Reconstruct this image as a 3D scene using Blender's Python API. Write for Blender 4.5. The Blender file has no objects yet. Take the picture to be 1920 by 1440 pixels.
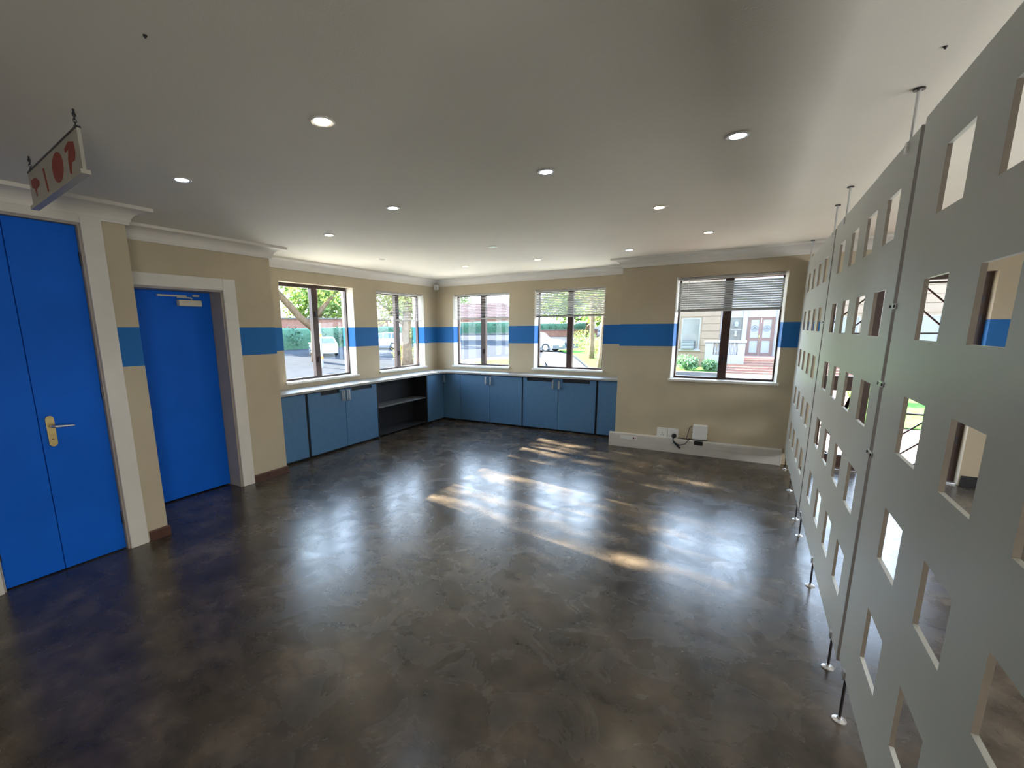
import bpy, bmesh, math, random
from mathutils import Vector, Matrix
random.seed(7)
C = bpy.context.scene
COL = C.collection
rad = math.radians

# ------------------------------------------------------------------ camera, world, sun, exposure
EYE = Vector((0, 0, 1.6))
yaw, pitch, roll = rad(31.784), rad(10.816), rad(0.605)
fw = Vector((-math.sin(yaw) * math.cos(pitch), math.cos(yaw) * math.cos(pitch), -math.sin(pitch)))
r0 = Vector((math.cos(yaw), math.sin(yaw), 0))
d0 = fw.cross(r0)
rt = r0 * math.cos(roll) + d0 * math.sin(roll)
dn = d0 * math.cos(roll) - r0 * math.sin(roll)
cd = bpy.data.cameras.new('camera')
cam = bpy.data.objects.new('camera', cd)
COL.objects.link(cam)
m3 = Matrix((rt, -dn, -fw)).transposed()
cam.matrix_world = Matrix.Translation(EYE) @ m3.to_4x4()
cd.sensor_fit = 'HORIZONTAL'
cd.sensor_width = 36.0
cd.lens = 855.6 / 1920 * 36.0
cd.shift_x = (960 - 874.8) / 1920
cd.shift_y = (779.72 - 720) / 1920
cd.clip_start = 0.05
cd.clip_end = 400
C.camera = cam

SKY_STRENGTH = 4.5
SUN_STRENGTH = 42.0
w = bpy.data.worlds.new('sky_world')
C.world = w
w.use_nodes = True
nt = w.node_tree
tcw = nt.nodes.new('ShaderNodeTexCoord')
sepw = nt.nodes.new('ShaderNodeSeparateXYZ')
nt.links.new(tcw.outputs['Generated'], sepw.inputs[0])
sky = nt.nodes.new('ShaderNodeValToRGB')          # hazy summer sky: pale at the horizon, blue overhead
sky.color_ramp.elements[0].position = 0.0
sky.color_ramp.elements[0].color = (0.80, 0.90, 1.0, 1)
sky.color_ramp.elements[1].position = 0.7
sky.color_ramp.elements[1].color = (0.42, 0.62, 0.95, 1)
nt.links.new(sepw.outputs['Z'], sky.inputs[0])
nt.links.new(sky.outputs[0], nt.nodes['Background'].inputs[0])
nt.nodes['Background'].inputs[1].default_value = SKY_STRENGTH

sd = bpy.data.lights.new('sun', 'SUN')
sd.energy = SUN_STRENGTH
sd.angle = rad(0.53)
sd.color = (1.0, 0.90, 0.74)
so = bpy.data.objects.new('sun', sd)
COL.objects.link(so)
SUNDIR = Vector((1.0, -0.17, -0.42)).normalized()
so.rotation_euler = SUNDIR.to_track_quat('-Z', 'Y').to_euler()
so.location = (-20, 8, 12)

C.view_settings.view_transform = 'Standard'
C.view_settings.look = 'None'
C.view_settings.gamma = 1.0
C.view_settings.use_curve_mapping = False
C.view_settings.exposure = 1.5


def area(name, loc, direction, sx, sy, power, color=(1, 1, 1), portal=False):
    l = bpy.data.lights.new(name, 'AREA')
    l.shape = 'RECTANGLE'
    l.size, l.size_y = sx, sy
    l.energy = power
    l.color = color
    o = bpy.data.objects.new(name, l)
    COL.objects.link(o)
    o.location = loc
    o.rotation_euler = Vector(direction).to_track_quat('-Z', 'Y').to_euler()
    if portal:
        l.cycles.is_portal = True
    return o


# added fill lamps in place of unseen daylight behind and right of the camera
area('daylight_fill_right', (3.2, 2.4, 1.0), (-1, 0, -0.2), 4.4, 1.2, 42, (0.96, 0.98, 1.0))
side = area('daylight_fill_right_rear', (3.2, -1.7, 1.0), (-1, 0.6, -0.16), 1.6, 1.2, 15, (1.0, 0.96, 0.88))
side.data.spread = rad(95)
area('daylight_fill_rear', (0.0, -2.4, 1.5), (0, 1, 0), 4.0, 1.3, 1, (0.95, 0.97, 1.0))

# sampling portals in the openings that let the sky in
for (px, py, pz, dd, sx, sy) in ((-4.04, 7.27, 1.57, (0, -1, 0), 1.15, 1.3), (-2.465, 7.27, 1.57, (0, -1, 0), 1.15, 1.3),
                                 (-0.28, 6.58, 1.57, (0, -1, 0), 1.15, 1.3), (1.27, 6.58, 1.05, (0, -1, 0), 1.25, 2.1),
                                 (-5.24, 4.32, 1.57, (1, 0, 0), 1.25, 1.3), (-5.24, 6.03, 1.57, (1, 0, 0), 1.25, 1.3)):
    area('window_portal', (px, py, pz), dd, sx, sy, 1, portal=True)


# ------------------------------------------------------------------ materials
def mat(name, col, rough=0.5, metal=0.0, var=0.0, scale=8.0, bump=0.0, bscale=60.0, spec=None, coat=0.0, emit=None, estr=0.0):
    m = bpy.data.materials.new(name)
    m.use_nodes = True
    n, l = m.node_tree.nodes, m.node_tree.links
    b = n['Principled BSDF']
    b.inputs['Base Color'].default_value = (*col, 1)
    b.inputs['Roughness'].default_value = rough
    b.inputs['Metallic'].default_value = metal
    if spec is not None:
        b.inputs['Specular IOR Level'].default_value = spec
    if coat:
        b.inputs['Coat Weight'].default_value = coat
    if emit:
        b.inputs['Emission Color'].default_value = (*emit, 1)
        b.inputs['Emission Strength'].default_value = estr
    tc = n.new('ShaderNodeTexCoord')
    if var > 0:
        t = n.new('ShaderNodeTexNoise')
        t.inputs['Scale'].default_value = scale
        t.inputs['Detail'].default_value = 5
        l.new(tc.outputs['Object'], t.inputs['Vector'])
        r = n.new('ShaderNodeValToRGB')
        r.color_ramp.elements[0].position = 0.3
        r.color_ramp.elements[1].position = 0.7
        r.color_ramp.elements[0].color = (*[c * (1 - var) for c in col], 1)
        r.color_ramp.elements[1].color = (*[min(1, c * (1 + var)) for c in col], 1)
        l.new(t.outputs['Fac'], r.inputs['Fac'])
        l.new(r.outputs['Color'], b.inputs['Base Color'])
    if bump > 0:
        t2 = n.new('ShaderNodeTexNoise')
        t2.inputs['Scale'].default_value = bscale
        t2.inputs['Detail'].default_value = 4
        l.new(tc.outputs['Object'], t2.inputs['Vector'])
        bp = n.new('ShaderNodeBump')
        bp.inputs['Strength'].default_value = bump
        bp.inputs['Distance'].default_value = 0.01
        l.new(t2.outputs['Fac'], bp.inputs['Height'])
        l.new(bp.outputs['Normal'], b.inputs['Normal'])
    return m


def wall_mat(name='tan_plaster_with_blue_band', col=(0.50, 0.425, 0.30)):
    m = mat(name, col, 0.7, var=0.06, scale=2.5, bump=0.08, bscale=90)
    n, l = m.node_tree.nodes, m.node_tree.links
    b = n['Principled BSDF']
    src = b.inputs['Base Color'].links[0].from_socket
    g = n.new('ShaderNodeNewGeometry')
    s = n.new('ShaderNodeSeparateXYZ')
    l.new(g.outputs['Position'], s.inputs[0])
    a = n.new('ShaderNodeMath'); a.operation = 'GREATER_THAN'; a.inputs[1].default_value = 1.354
    c = n.new('ShaderNodeMath'); c.operation = 'LESS_THAN'; c.inputs[1].default_value = 1.636
    l.new(s.outputs['Z'], a.inputs[0]); l.new(s.outputs['Z'], c.inputs[0])
    mu = n.new('ShaderNodeMath'); mu.operation = 'MULTIPLY'
    l.new(a.outputs[0], mu.inputs[0]); l.new(c.outputs[0], mu.inputs[1])
    mx = n.new('ShaderNodeMix'); mx.data_type = 'RGBA'
    l.new(mu.outputs[0], mx.inputs[0])
    l.new(src, mx.inputs[6])
    mx.inputs[7].default_value = (0.004, 0.135, 0.42, 1)
    l.new(mx.outputs[2], b.inputs['Base Color'])
    return m


def floor_mat():
    m = bpy.data.materials.new('polished_dark_screed')
    m.use_nodes = True
    n, l = m.node_tree.nodes, m.node_tree.links
    b = n['Principled BSDF']
    tc = n.new('ShaderNodeTexCoord')

    def noise(sc, det, dist=0.0, rough=0.6):
        t = n.new('ShaderNodeTexNoise')
        t.inputs['Scale'].default_value = sc
        t.inputs['Detail'].default_value = det
        t.inputs['Roughness'].default_value = rough
        t.inputs['Distortion'].default_value = dist
        l.new(tc.outputs['Object'], t.inputs['Vector'])
        return t
    a = noise(2.6, 7, 0.25, 0.62)
    c = noise(8.0, 8, 0.2)
    r1 = n.new('ShaderNodeValToRGB')
    e = r1.color_ramp.elements
    e[0].position = 0.28; e[0].color = (0.022, 0.0165, 0.011, 1)
    e[1].position = 0.78; e[1].color = (0.150, 0.118, 0.084, 1)
    k = r1.color_ramp.elements.new(0.52); k.color = (0.064, 0.050, 0.036, 1)
    l.new(a.outputs['Fac'], r1.inputs['Fac'])
    r2 = n.new('ShaderNodeValToRGB')
    r2.color_ramp.elements[0].position = 0.3; r2.color_ramp.elements[0].color = (0.6, 0.6, 0.6, 1)
    r2.color_ramp.elements[1].position = 0.75; r2.color_ramp.elements[1].color = (1.35, 1.33, 1.3, 1)
    l.new(c.outputs['Fac'], r2.inputs['Fac'])
    mx = n.new('ShaderNodeMix'); mx.data_type = 'RGBA'; mx.blend_type = 'MULTIPLY'; mx.inputs[0].default_value = 1
    l.new(r1.outputs['Color'], mx.inputs[6]); l.new(r2.outputs['Color'], mx.inputs[7])
    l.new(mx.outputs[2], b.inputs['Base Color'])
    rr = n.new('ShaderNodeMapRange')
    rr.inputs['From Min'].default_value = 0.3; rr.inputs['From Max'].default_value = 0.7
    rr.inputs['To Min'].default_value = 0.20; rr.inputs['To Max'].default_value = 0.33
    d = noise(4.0, 6, 0.8)
    l.new(d.outputs['Fac'], rr.inputs['Value'])
    l.new(rr.outputs[0], b.inputs['Roughness'])
    bp = n.new('ShaderNodeBump'); bp.inputs['Strength'].default_value = 0.025; bp.inputs['Distance'].default_value = 0.01
    f = noise(14, 5)
    l.new(f.outputs['Fac'], bp.inputs['Height']); l.new(bp.outputs['Normal'], b.inputs['Normal'])
    b.inputs['Specular IOR Level'].default_value = 0.65
    return m


def leaf_mat(name, c1, c2, trans=0.35):
    m = bpy.data.materials.new(name)
    m.use_nodes = True
    n, l = m.node_tree.nodes, m.node_tree.links
    b = n['Principled BSDF']
    b.inputs['Roughness'].default_value = 0.55
    tc = n.new('ShaderNodeTexCoord')
    t = n.new('ShaderNodeTexNoise'); t.inputs['Scale'].default_value = 1.3; t.inputs['Detail'].default_value = 6
    l.new(tc.outputs['Object'], t.inputs['Vector'])
    r = n.new('ShaderNodeValToRGB')
    r.color_ramp.elements[0].position = 0.35; r.color_ramp.elements[0].color = (*c1, 1)
    r.color_ramp.elements[1].position = 0.65; r.color_ramp.elements[1].color = (*c2, 1)
    l.new(t.outputs['Fac'], r.inputs['Fac']); l.new(r.outputs['Color'], b.inputs['Base Color'])
    tr = n.new('ShaderNodeBsdfTranslucent'); l.new(r.outputs['Color'], tr.inputs['Color'])
    mx = n.new('ShaderNodeMixShader'); mx.inputs[0].default_value = trans
    l.new(b.outputs[0], mx.inputs[1]); l.new(tr.outputs[0], mx.inputs[2])
    l.new(mx.outputs[0], n['Material Output'].inputs['Surface'])
    return m


def glass_mat(name='window_glass', tint=(0.97, 0.985, 0.98)):
    m = bpy.data.materials.new(name)
    m.use_nodes = True
    n, l = m.node_tree.nodes, m.node_tree.links
    n.remove(n['Principled BSDF'])
    t = n.new('ShaderNodeBsdfTransparent'); t.inputs[0].default_value = (*tint, 1)
    g = n.new('ShaderNodeBsdfGlossy'); g.inputs['Roughness'].default_value = 0.02
    lw = n.new('ShaderNodeLayerWeight'); lw.inputs[0].default_value = 0.5
    pw = n.new('ShaderNodeMath'); pw.operation = 'POWER'; pw.inputs[1].default_value = 5.0
    l.new(lw.outputs['Facing'], pw.inputs[0])
    fr = n.new('ShaderNodeMapRange')
    fr.inputs['To Min'].default_value = 0.014; fr.inputs['To Max'].default_value = 0.7
    l.new(pw.outputs[0], fr.inputs['Value'])
    mx = n.new('ShaderNodeMixShader')
    l.new(fr.outputs[0], mx.inputs[0]); l.new(t.outputs[0], mx.inputs[1]); l.new(g.outputs[0], mx.inputs[2])
    l.new(mx.outputs[0], n['Material Output'].inputs['Surface'])
    return m


M = {}
M['wall'] = wall_mat()
M['lining'] = wall_mat('white_lining_with_blue_band', (0.74, 0.71, 0.64))
M['floor'] = floor_mat()
M['ceiling'] = mat('ceiling_paint', (0.80, 0.76, 0.66), 0.75, var=0.03, scale=1.2, bump=0.10, bscale=140)
M['cornice'] = mat('cornice_plaster', (0.74, 0.70, 0.64), 0.6, var=0.03, scale=3)
M['trimwhite'] = mat('white_gloss_trim', (0.70, 0.66, 0.59), 0.4, var=0.04, scale=4)
M['blue'] = mat('royal_blue_door_paint', (0.002, 0.125, 0.66), 0.55, var=0.05, scale=3, bump=0.04, bscale=120, spec=0.2)
M['jamb'] = mat('door_jamb_paint', (0.42, 0.37, 0.32), 0.5, var=0.05)
M['skirt'] = mat('dark_timber_skirting', (0.085, 0.035, 0.022), 0.45, var=0.25, scale=14)
M['frame'] = mat('dark_brown_window_frame', (0.060, 0.030, 0.022), 0.4, var=0.1, scale=10)
M['sill'] = mat('painted_sill', (0.78, 0.76, 0.71), 0.4, var=0.03)
M['glass'] = glass_mat()
M['blind'] = mat('aluminium_blind_slat', (0.46, 0.46, 0.44), 0.45, var=0.03)
M['cab'] = mat('blue_grey_laminate', (0.068, 0.165, 0.30), 0.5, var=0.06, scale=25, bump=0.03, bscale=200)
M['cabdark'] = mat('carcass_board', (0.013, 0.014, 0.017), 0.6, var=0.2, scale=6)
M['kick'] = mat('black_kickboard', (0.012, 0.012, 0.014), 0.6, var=0.1)
M['shelf'] = mat('grey_shelf_board', (0.11, 0.113, 0.118), 0.5, var=0.06)
M['counter'] = mat('pale_grey_worktop', (0.36, 0.35, 0.33), 0.38, var=0.06, scale=30)
M['steel'] = mat('brushed_steel', (0.68, 0.69, 0.70), 0.3, metal=0.9, var=0.04, scale=40)
M['brass'] = mat('aged_brass', (0.50, 0.38, 0.16), 0.38, metal=0.8, var=0.12, scale=30)
M['hinge'] = mat('dark_hinge_metal', (0.05, 0.045, 0.05), 0.4, metal=0.7, var=0.1)
M['panel'] = mat('pale_grey_screen_paint', (0.56, 0.57, 0.53), 0.42, var=0.035, scale=2.0, bump=0.03, bscale=150)
M['channel'] = mat('dark_grey_edge_channel', (0.13, 0.115, 0.105), 0.5, var=0.08)
M['panelcut'] = mat('sawn_board_edge', (0.22, 0.185, 0.145), 0.6, var=0.10, scale=20)
M['plastic'] = mat('white_plastic', (0.74, 0.73, 0.70), 0.35, var=0.02)
M['trunk'] = mat('trunking_plastic', (0.58, 0.55, 0.50), 0.4, var=0.05, scale=5)
M['cream'] = mat('cream_closer_paint', (0.62, 0.58, 0.46), 0.4, var=0.03)
M['black'] = mat('black_plastic', (0.010, 0.010, 0.011), 0.4, var=0.1)
M['red'] = mat('red_print', (0.30, 0.035, 0.02), 0.5, var=0.1)
M['orange'] = mat('orange_print', (0.60, 0.20, 0.04), 0.5, var=0.1)
M['signface'] = mat('sign_face', (0.44, 0.42, 0.36), 0.35, var=0.08, scale=12)
M['lampring'] = mat('lamp_ring_white', (0.75, 0.74, 0.70), 0.35, var=0.02)
M['lampoff'] = mat('unlit_lamp_glass', (0.65, 0.64, 0.60), 0.2, var=0.05)
M['lampwarm'] = mat('lit_lamp_warm', (1, 0.9, 0.75), 0.4, var=0.01, emit=(1.0, 0.80, 0.52), estr=9)
M['lampcool'] = mat('lit_lamp_cool', (0.8, 0.88, 1), 0.4, var=0.01, emit=(0.72, 0.82, 1.0), estr=5)
M['lamphot'] = mat('lit_lamp_bright', (1, 0.92, 0.8), 0.4, var=0.01, emit=(1.0, 0.84, 0.60), estr=40)
# outdoors
M['asphalt'] = mat('sunlit_asphalt', (0.040, 0.043, 0.049), 0.95, var=0.10, scale=1.5, bump=0.03, bscale=30, spec=0.0)
M['bounce'] = mat('pale_bounce_ground', (0.42, 0.40, 0.36), 0.9, var=0.08, scale=1.5)  # pale surface of the unseen ground added to bounce sun indoors
M['kerb'] = mat('pale_kerb_stone', (0.11, 0.105, 0.095), 0.8, var=0.08, spec=0.0)
M['lawn'] = mat('lawn_grass', (0.07, 0.15, 0.035), 0.9, var=0.3, scale=6, bump=0.4, bscale=40, spec=0.0)
M['paving'] = mat('pink_paving', (0.17, 0.115, 0.095), 0.75, var=0.12, scale=5, spec=0.1)
M['facade'] = mat('cream_render', (0.165, 0.120, 0.086), 0.8, var=0.05, scale=2)
M['white'] = mat('white_render', (0.20, 0.192, 0.192), 0.7, var=0.03, scale=2)
M['brown'] = mat('terracotta_timber', (0.10, 0.057, 0.047), 0.6, var=0.1, scale=6)
M['frost'] = mat('frosted_glass', (0.17, 0.185, 0.205), 0.25, var=0.04, scale=3)
M['paneglass'] = mat('curtained_glass', (0.10, 0.105, 0.10), 0.15, var=0.15, scale=2)
M['etched'] = mat('etched_emblem', (0.05, 0.06, 0.065), 0.5, var=0.05)
M['step'] = mat('red_brick_step', (0.23, 0.125, 0.098), 0.75, var=0.15, scale=9)
M['brick'] = mat('pink_garden_wall', (0.20, 0.105, 0.08), 0.85, var=0.15, scale=4, spec=0.0)
M['roof'] = mat('terracotta_roof', (0.135, 0.078, 0.068), 0.8, var=0.12, scale=3, spec=0.0)
M['bark'] = mat('tan_bark', (0.14, 0.098, 0.064), 0.9, var=0.25, scale=5, bump=0.5, bscale=14, spec=0.0)
M['barkpink'] = mat('pinkish_bark', (0.17, 0.10, 0.075), 0.9, var=0.2, scale=5, bump=0.4, bscale=14)
M['leaf'] = leaf_mat('bright_leaf', (0.08, 0.15, 0.025), (0.19, 0.28, 0.055))
M['leafsoft'] = leaf_mat('soft_green_leaf', (0.05, 0.12, 0.05), (0.11, 0.21, 0.10))
M['leafy'] = leaf_mat('yellow_leaf', (0.15, 0.165, 0.04), (0.32, 0.29, 0.10))
M['hedge'] = leaf_mat('hedge_leaf', (0.016, 0.052, 0.03), (0.04, 0.105, 0.06), 0.2)
M['hedgecore'] = mat('hedge_twigs', (0.03, 0.08, 0.045), 0.9, var=0.3, scale=5)
M['carwhite'] = mat('white_car_paint', (0.36, 0.38, 0.40), 0.25, var=0.01, coat=0.6)
M['cargrey'] = mat('grey_car_cladding', (0.08, 0.09, 0.11), 0.5, var=0.05)
M['carglass'] = mat('car_window', (0.05, 0.08, 0.10), 0.08, var=0.05)
M['tyre'] = mat('tyre_rubber', (0.015, 0.015, 0.016), 0.7, var=0.1)
M['tail'] = mat('red_tail_lamp', (0.5, 0.05, 0.04), 0.25, var=0.05)
M['head'] = mat('head_lamp_glass', (0.6, 0.62, 0.64), 0.1, var=0.05)


# ------------------------------------------------------------------ mesh helpers
class MB:
    def __init__(s):
        s.b = bmesh.new()

    def box(s, x0, x1, y0, y1, z0, z1, bev=0.0):
        r = bmesh.ops.create_cube(s.b, size=1)
        vs = r['verts']
        for v in vs:
            v.co = Vector((x0 + (v.co.x + .5) * (x1 - x0), y0 + (v.co.y + .5) * (y1 - y0), z0 + (v.co.z + .5) * (z1 - z0)))
        if bev > 0:
            ed = list({e for v in vs for e in v.link_edges})
            bmesh.ops.bevel(s.b, geom=ed, offset=bev, segments=2, affect='EDGES', profile=0.5)
        return s

    def tube(s, pts, rads, n=10, cap=True):
        pts = [Vector(p) for p in pts]
        if not hasattr(rads, '__len__'):
            rads = [rads] * len(pts)
        rings = []
        up = None
        for i, p in enumerate(pts):
            t = (pts[min(i + 1, len(pts) - 1)] - pts[max(i - 1, 0)]).normalized()
            if up is None:
                a = t.orthogonal().normalized()
            else:
                a = (up - t * up.dot(t)).normalized()
            up = a
            c = t.cross(a)
            rings.append([s.b.verts.new(p + (a * math.cos(2 * math.pi * k / n) + c * math.sin(2 * math.pi * k / n)) * rads[i]) for k in range(n)])
        for i in range(len(rings) - 1):
            for k in range(n):
                s.b.faces.new((rings[i][k], rings[i][(k + 1) % n], rings[i + 1][(k + 1) % n], rings[i + 1][k]))
        if cap:
            s.b.faces.new(rings[0][::-1]); s.b.faces.new(rings[-1])
        return s

    def lathe(s, prof, loc=(0, 0, 0), n=20):
        """prof: list of (r, z) turned about the vertical axis through loc"""
        loc = Vector(loc)
        rings = []
        for r, z in prof:
            rings.append([s.b.verts.new(loc + Vector((r * math.cos(2 * math.pi * k / n), r * math.sin(2 * math.pi * k / n), z))) for k in range(n)])
        for i in range(len(rings) - 1):
            for k in range(n):
                s.b.faces.new((rings[i][k], rings[i][(k + 1) % n], rings[i + 1][(k + 1) % n], rings[i + 1][k]))
        s.b.faces.new(rings[0][::-1]); s.b.faces.new(rings[-1])
        return s

    def prism(s, poly, lo, hi, axis=2):
        """polygon in the two other axes, extruded along axis from lo to hi"""
        def P(a, b, h):
            return (h, a, b) if axis == 0 else (a, h, b) if axis == 1 else (a, b, h)
        v0 = [s.b.verts.new(P(a, b, lo)) for a, b in poly]
        v1 = [s.b.verts.new(P(a, b, hi)) for a, b in poly]
        s.b.faces.new(v0[::-1]); s.b.faces.new(v1)
        n = len(poly)
        for i in range(n):
            s.b.faces.new((v0[i], v0[(i + 1) % n], v1[(i + 1) % n], v1[i]))
        return s

    def sheet(s, axis, lo, hi, ucuts, vcuts, solid):
        """a slab with openings: cells (i,j) between the cuts that solid(u,v) says yes to; axis 0: u=y v=z, axis 1: u=x v=z"""
        def P(u, v, h):
            return (h, u, v) if axis == 0 else (u, h, v)
        cache = {}

        def V(u, v, h):
            k = (round(u, 5), round(v, 5), round(h, 5))
            if k not in cache:
                cache[k] = s.b.verts.new(P(u, v, h))
            return cache[k]
        nu, nv = len(ucuts) - 1, len(vcuts) - 1
        S = [[solid((ucuts[i] + ucuts[i + 1]) / 2, (vcuts[j] + vcuts[j + 1]) / 2) for j in range(nv)] for i in range(nu)]
        g = lambda i, j: 0 <= i < nu and 0 <= j < nv and S[i][j]
        for i in range(nu):
            for j in range(nv):
                if not S[i][j]:
                    continue
                a, b, c, d = ucuts[i], ucuts[i + 1], vcuts[j], vcuts[j + 1]
                s.b.faces.new((V(a, c, lo), V(b, c, lo), V(b, d, lo), V(a, d, lo)))
                s.b.faces.new((V(a, c, hi), V(a, d, hi), V(b, d, hi), V(b, c, hi)))
                for (q, (u0, v0, u1, v1)) in ((g(i - 1, j), (a, c, a, d)), (g(i + 1, j), (b, d, b, c)), (g(i, j - 1), (b, c, a, c)), (g(i, j + 1), (a, d, b, d))):
                    if not q:
                        f = s.b.faces.new((V(u0, v0, lo), V(u1, v1, lo), V(u1, v1, hi), V(u0, v0, hi)))
                        f.material_index = 0
        return s

    def build(s, name, m, parent=None, smooth=False, bevel=0.0):
        bmesh.ops.recalc_face_normals(s.b, faces=s.b.faces)
        off = Vector((0, 0, 0))
        p = parent
        while p is not None:
            off += p.location
            p = p.parent
        if off.length > 0:
            bmesh.ops.translate(s.b, verts=s.b.verts, vec=-off)
        me = bpy.data.meshes.new(name)
        s.b.to_mesh(me); s.b.free()
        me.materials.append(m)
        if smooth:
            me.polygons.foreach_set('use_smooth', [True] * len(me.polygons))
        o = bpy.data.objects.new(name, me)
        COL.objects.link(o)
        if parent is not None:
            o.parent = parent
        if bevel > 0:
            bv = o.modifiers.new('bevel', 'BEVEL'); bv.width = bevel; bv.segments = 2; bv.limit_method = 'ANGLE'
        return o


def box(name, m, parent, x0, x1, y0, y1, z0, z1, bev=0.0):
    return MB().box(x0, x1, y0, y1, z0, z1, bev).build(name, m, parent)


def thing(name, label, cat, loc=(0, 0, 0), group=None):
    o = bpy.data.objects.new(name, None)
    o.empty_display_size = 0.1
    COL.objects.link(o)
    o.location = loc
    o['label'] = label; o['category'] = cat
    if group:
        o['group'] = group
    return o


def tag(o, label, cat, group=None):
    o['label'] = label; o['category'] = cat
    if group:
        o['group'] = group
    return o


def structroot(name, loc=(0, 0, 0)):
    o = bpy.data.objects.new(name, None)
    o.empty_display_size = 0.1
    COL.objects.link(o); o.location = loc
    o['kind'] = 'structure'
    return o


def struct(o):
    o['kind'] = 'structure'
    return o


def dup(root, loc, label=None, group=None, rotz=None):
    r = root.copy(); COL.objects.link(r); r.location = loc
    if rotz is not None:
        r.rotation_euler = (0, 0, rotz)
    if label:
        r['label'] = label
    if group:
        r['group'] = group
    for ch in list(root.children):
        c = ch.copy(); COL.objects.link(c); c.parent = r
        for g in list(ch.children):
            d = g.copy(); COL.objects.link(d); d.parent = c
    return r


def cuts(*vals):
    return sorted(set(round(v, 5) for v in vals))


# ------------------------------------------------------------------ room shell
CEIL = 2.46
XL, YB = -4.97, 7.0          # window wall on the left, far back wall
XD, XF = -4.405, -3.85       # wall of the second blue door, wall of the cupboard
YN = 6.31                    # nearer back wall
TH = 0.25
W1 = (3.70, 4.94); W2 = (5.43, 6.63)
W3 = (-4.60, -3.48); W4 = (-3.03, -1.90); W5 = (-0.85, 0.285)
WZ = (0.945, 2.195)
FD = (0.66, 1.887, 0.0, 2.08)    # glazed garden door opening beyond the screen

struct(box('floor', M['floor'], None, -5.3, 3.6, -2.8, 7.25, -0.12, 0.0))
struct(box('ceiling', M['ceiling'], None, -5.3, 3.6, -2.8, 7.25, CEIL, CEIL + 0.15))


def wall(name, axis, lo, hi, u0, u1, openings):
    us = cuts(u0, u1, *[v for o in openings for v in o[:2]])
    vs = cuts(0, CEIL, *[v for o in openings for v in o[2:]])
    f = lambda u, v: not any(o[0] < u < o[1] and o[2] < v < o[3] for o in openings)
    return struct(MB().sheet(axis, lo, hi, us, vs, f).build(name, M['wall']))


wall('wall_left', 0, XL - TH, XL, 3.05, YB + TH, [(*W1, *WZ), (*W2, *WZ)])
wall('wall_back', 1, YB, YB + TH, XL, -1.25, [(*W3, *WZ), (*W4, *WZ)])
wall('wall_back_step', 0, -1.5, -1.25, YN, YB, [])
wall('wall_back_right', 1, YN, YN + TH, -1.25, 3.3, [(*W5, *WZ), FD])
wall('wall_left_door', 0, XD - 0.245, XD, 1.5, 3.05, [(1.80, 2.64, 0.0, 1.985)])
wall('wall_left_return', 1, 3.05, 3.19, XL, XD, [])
wall('wall_left_cupboard', 0, XF - 0.12, XF, -2.6, 1.65, [(0.685, 1.38, 0.0, 2.31)])
wall('wall_left_pier', 1, 1.50, 1.65, XD, XF - 0.12, [])
wall('wall_right', 0, 3.3, 3.5, -2.6, YN + TH, [])
wall('wall_rear', 1, -2.75, -2.6, -4.0, 3.5, [])
# the dark cupboard and passage behind the two blue doors
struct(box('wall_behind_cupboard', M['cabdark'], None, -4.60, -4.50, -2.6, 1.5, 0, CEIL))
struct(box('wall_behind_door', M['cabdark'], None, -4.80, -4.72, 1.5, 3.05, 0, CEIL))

# exterior parapet above the ceiling keeps the sun off the slab edge
struct(box('roof_slab', M['white'], None, -5.35, 3.65, -2.85, 7.35, CEIL + 0.15, CEIL + 0.35))


def sweep(name, path, prof, m):
    """profile (distance from the wall, z) swept along a plan path; the room lies to the right of travel"""
    P = [Vector((x, y)) for x, y in path]
    n = len(P)
    b = bmesh.new()
    rings = []
    for i in range(n):
        ds = []
        if i > 0:
            ds.append((P[i] - P[i - 1]).normalized())
        if i < n - 1:
            ds.append((P[i + 1] - P[i]).normalized())
        ns = [Vector((d.y, -d.x)) for d in ds]
        off = ns[0] if len(ns) == 1 else ns[0] + ns[1]
        rings.append([b.verts.new((P[i].x + off.x * d, P[i].y + off.y * d, z)) for d, z in prof])
    k = len(prof)
    for i in range(n - 1):
        for j in range(k):
            b.faces.new((rings[i][j], rings[i][(j + 1) % k], rings[i + 1][(j + 1) % k], rings[i + 1][j]))
    b.faces.new(rings[0]); b.faces.new(rings[-1][::-1])
    s = MB(); s.b.free(); s.b = b
    return struct(s.build(name, m))


zc = CEIL
cove = [(0, 2.345), (0.018, 2.345), (0.022, 2.362)]
for k in range(9):
    a = k / 8 * math.pi / 2
    cove.append((0.115 - 0.088 * math.cos(a), 2.362 + 0.072 * math.sin(a)))
cove += [(0.135, 2.437), (0.135, zc), (0, zc)]
sweep('trim_1', [(XF, -2.6), (XF, 1.65), (XD, 1.65), (XD, 3.19), (XL, 3.19), (XL, YB), (-1.5, YB), (-1.5, YN), (3.3, YN)], cove, M['cornice'])

sk = [(0, 0), (0.014, 0), (0.014, 0.07), (0.006, 0.08), (0, 0.08)]
sweep('baseboard_left', [(XF, 1.515), (XF, 1.65), (XD, 1.65), (XD, 1.68)], sk, M['skirt'])
sweep('baseboard_corner', [(XD, 2.775), (XD, 3.19), (XD - 0.19, 3.19)], sk, M['skirt'])
sk2 = [(0, 0), (0.016, 0), (0.016, 0.09), (0.006, 0.105), (0, 0.105)]
sweep('baseboard_right', [(1.90, YN), (3.3, YN)], sk2, M['kick'])
sweep('baseboard_front', [(XF, -2.6), (XF, 0.55)], sk, M['skirt'])


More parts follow.
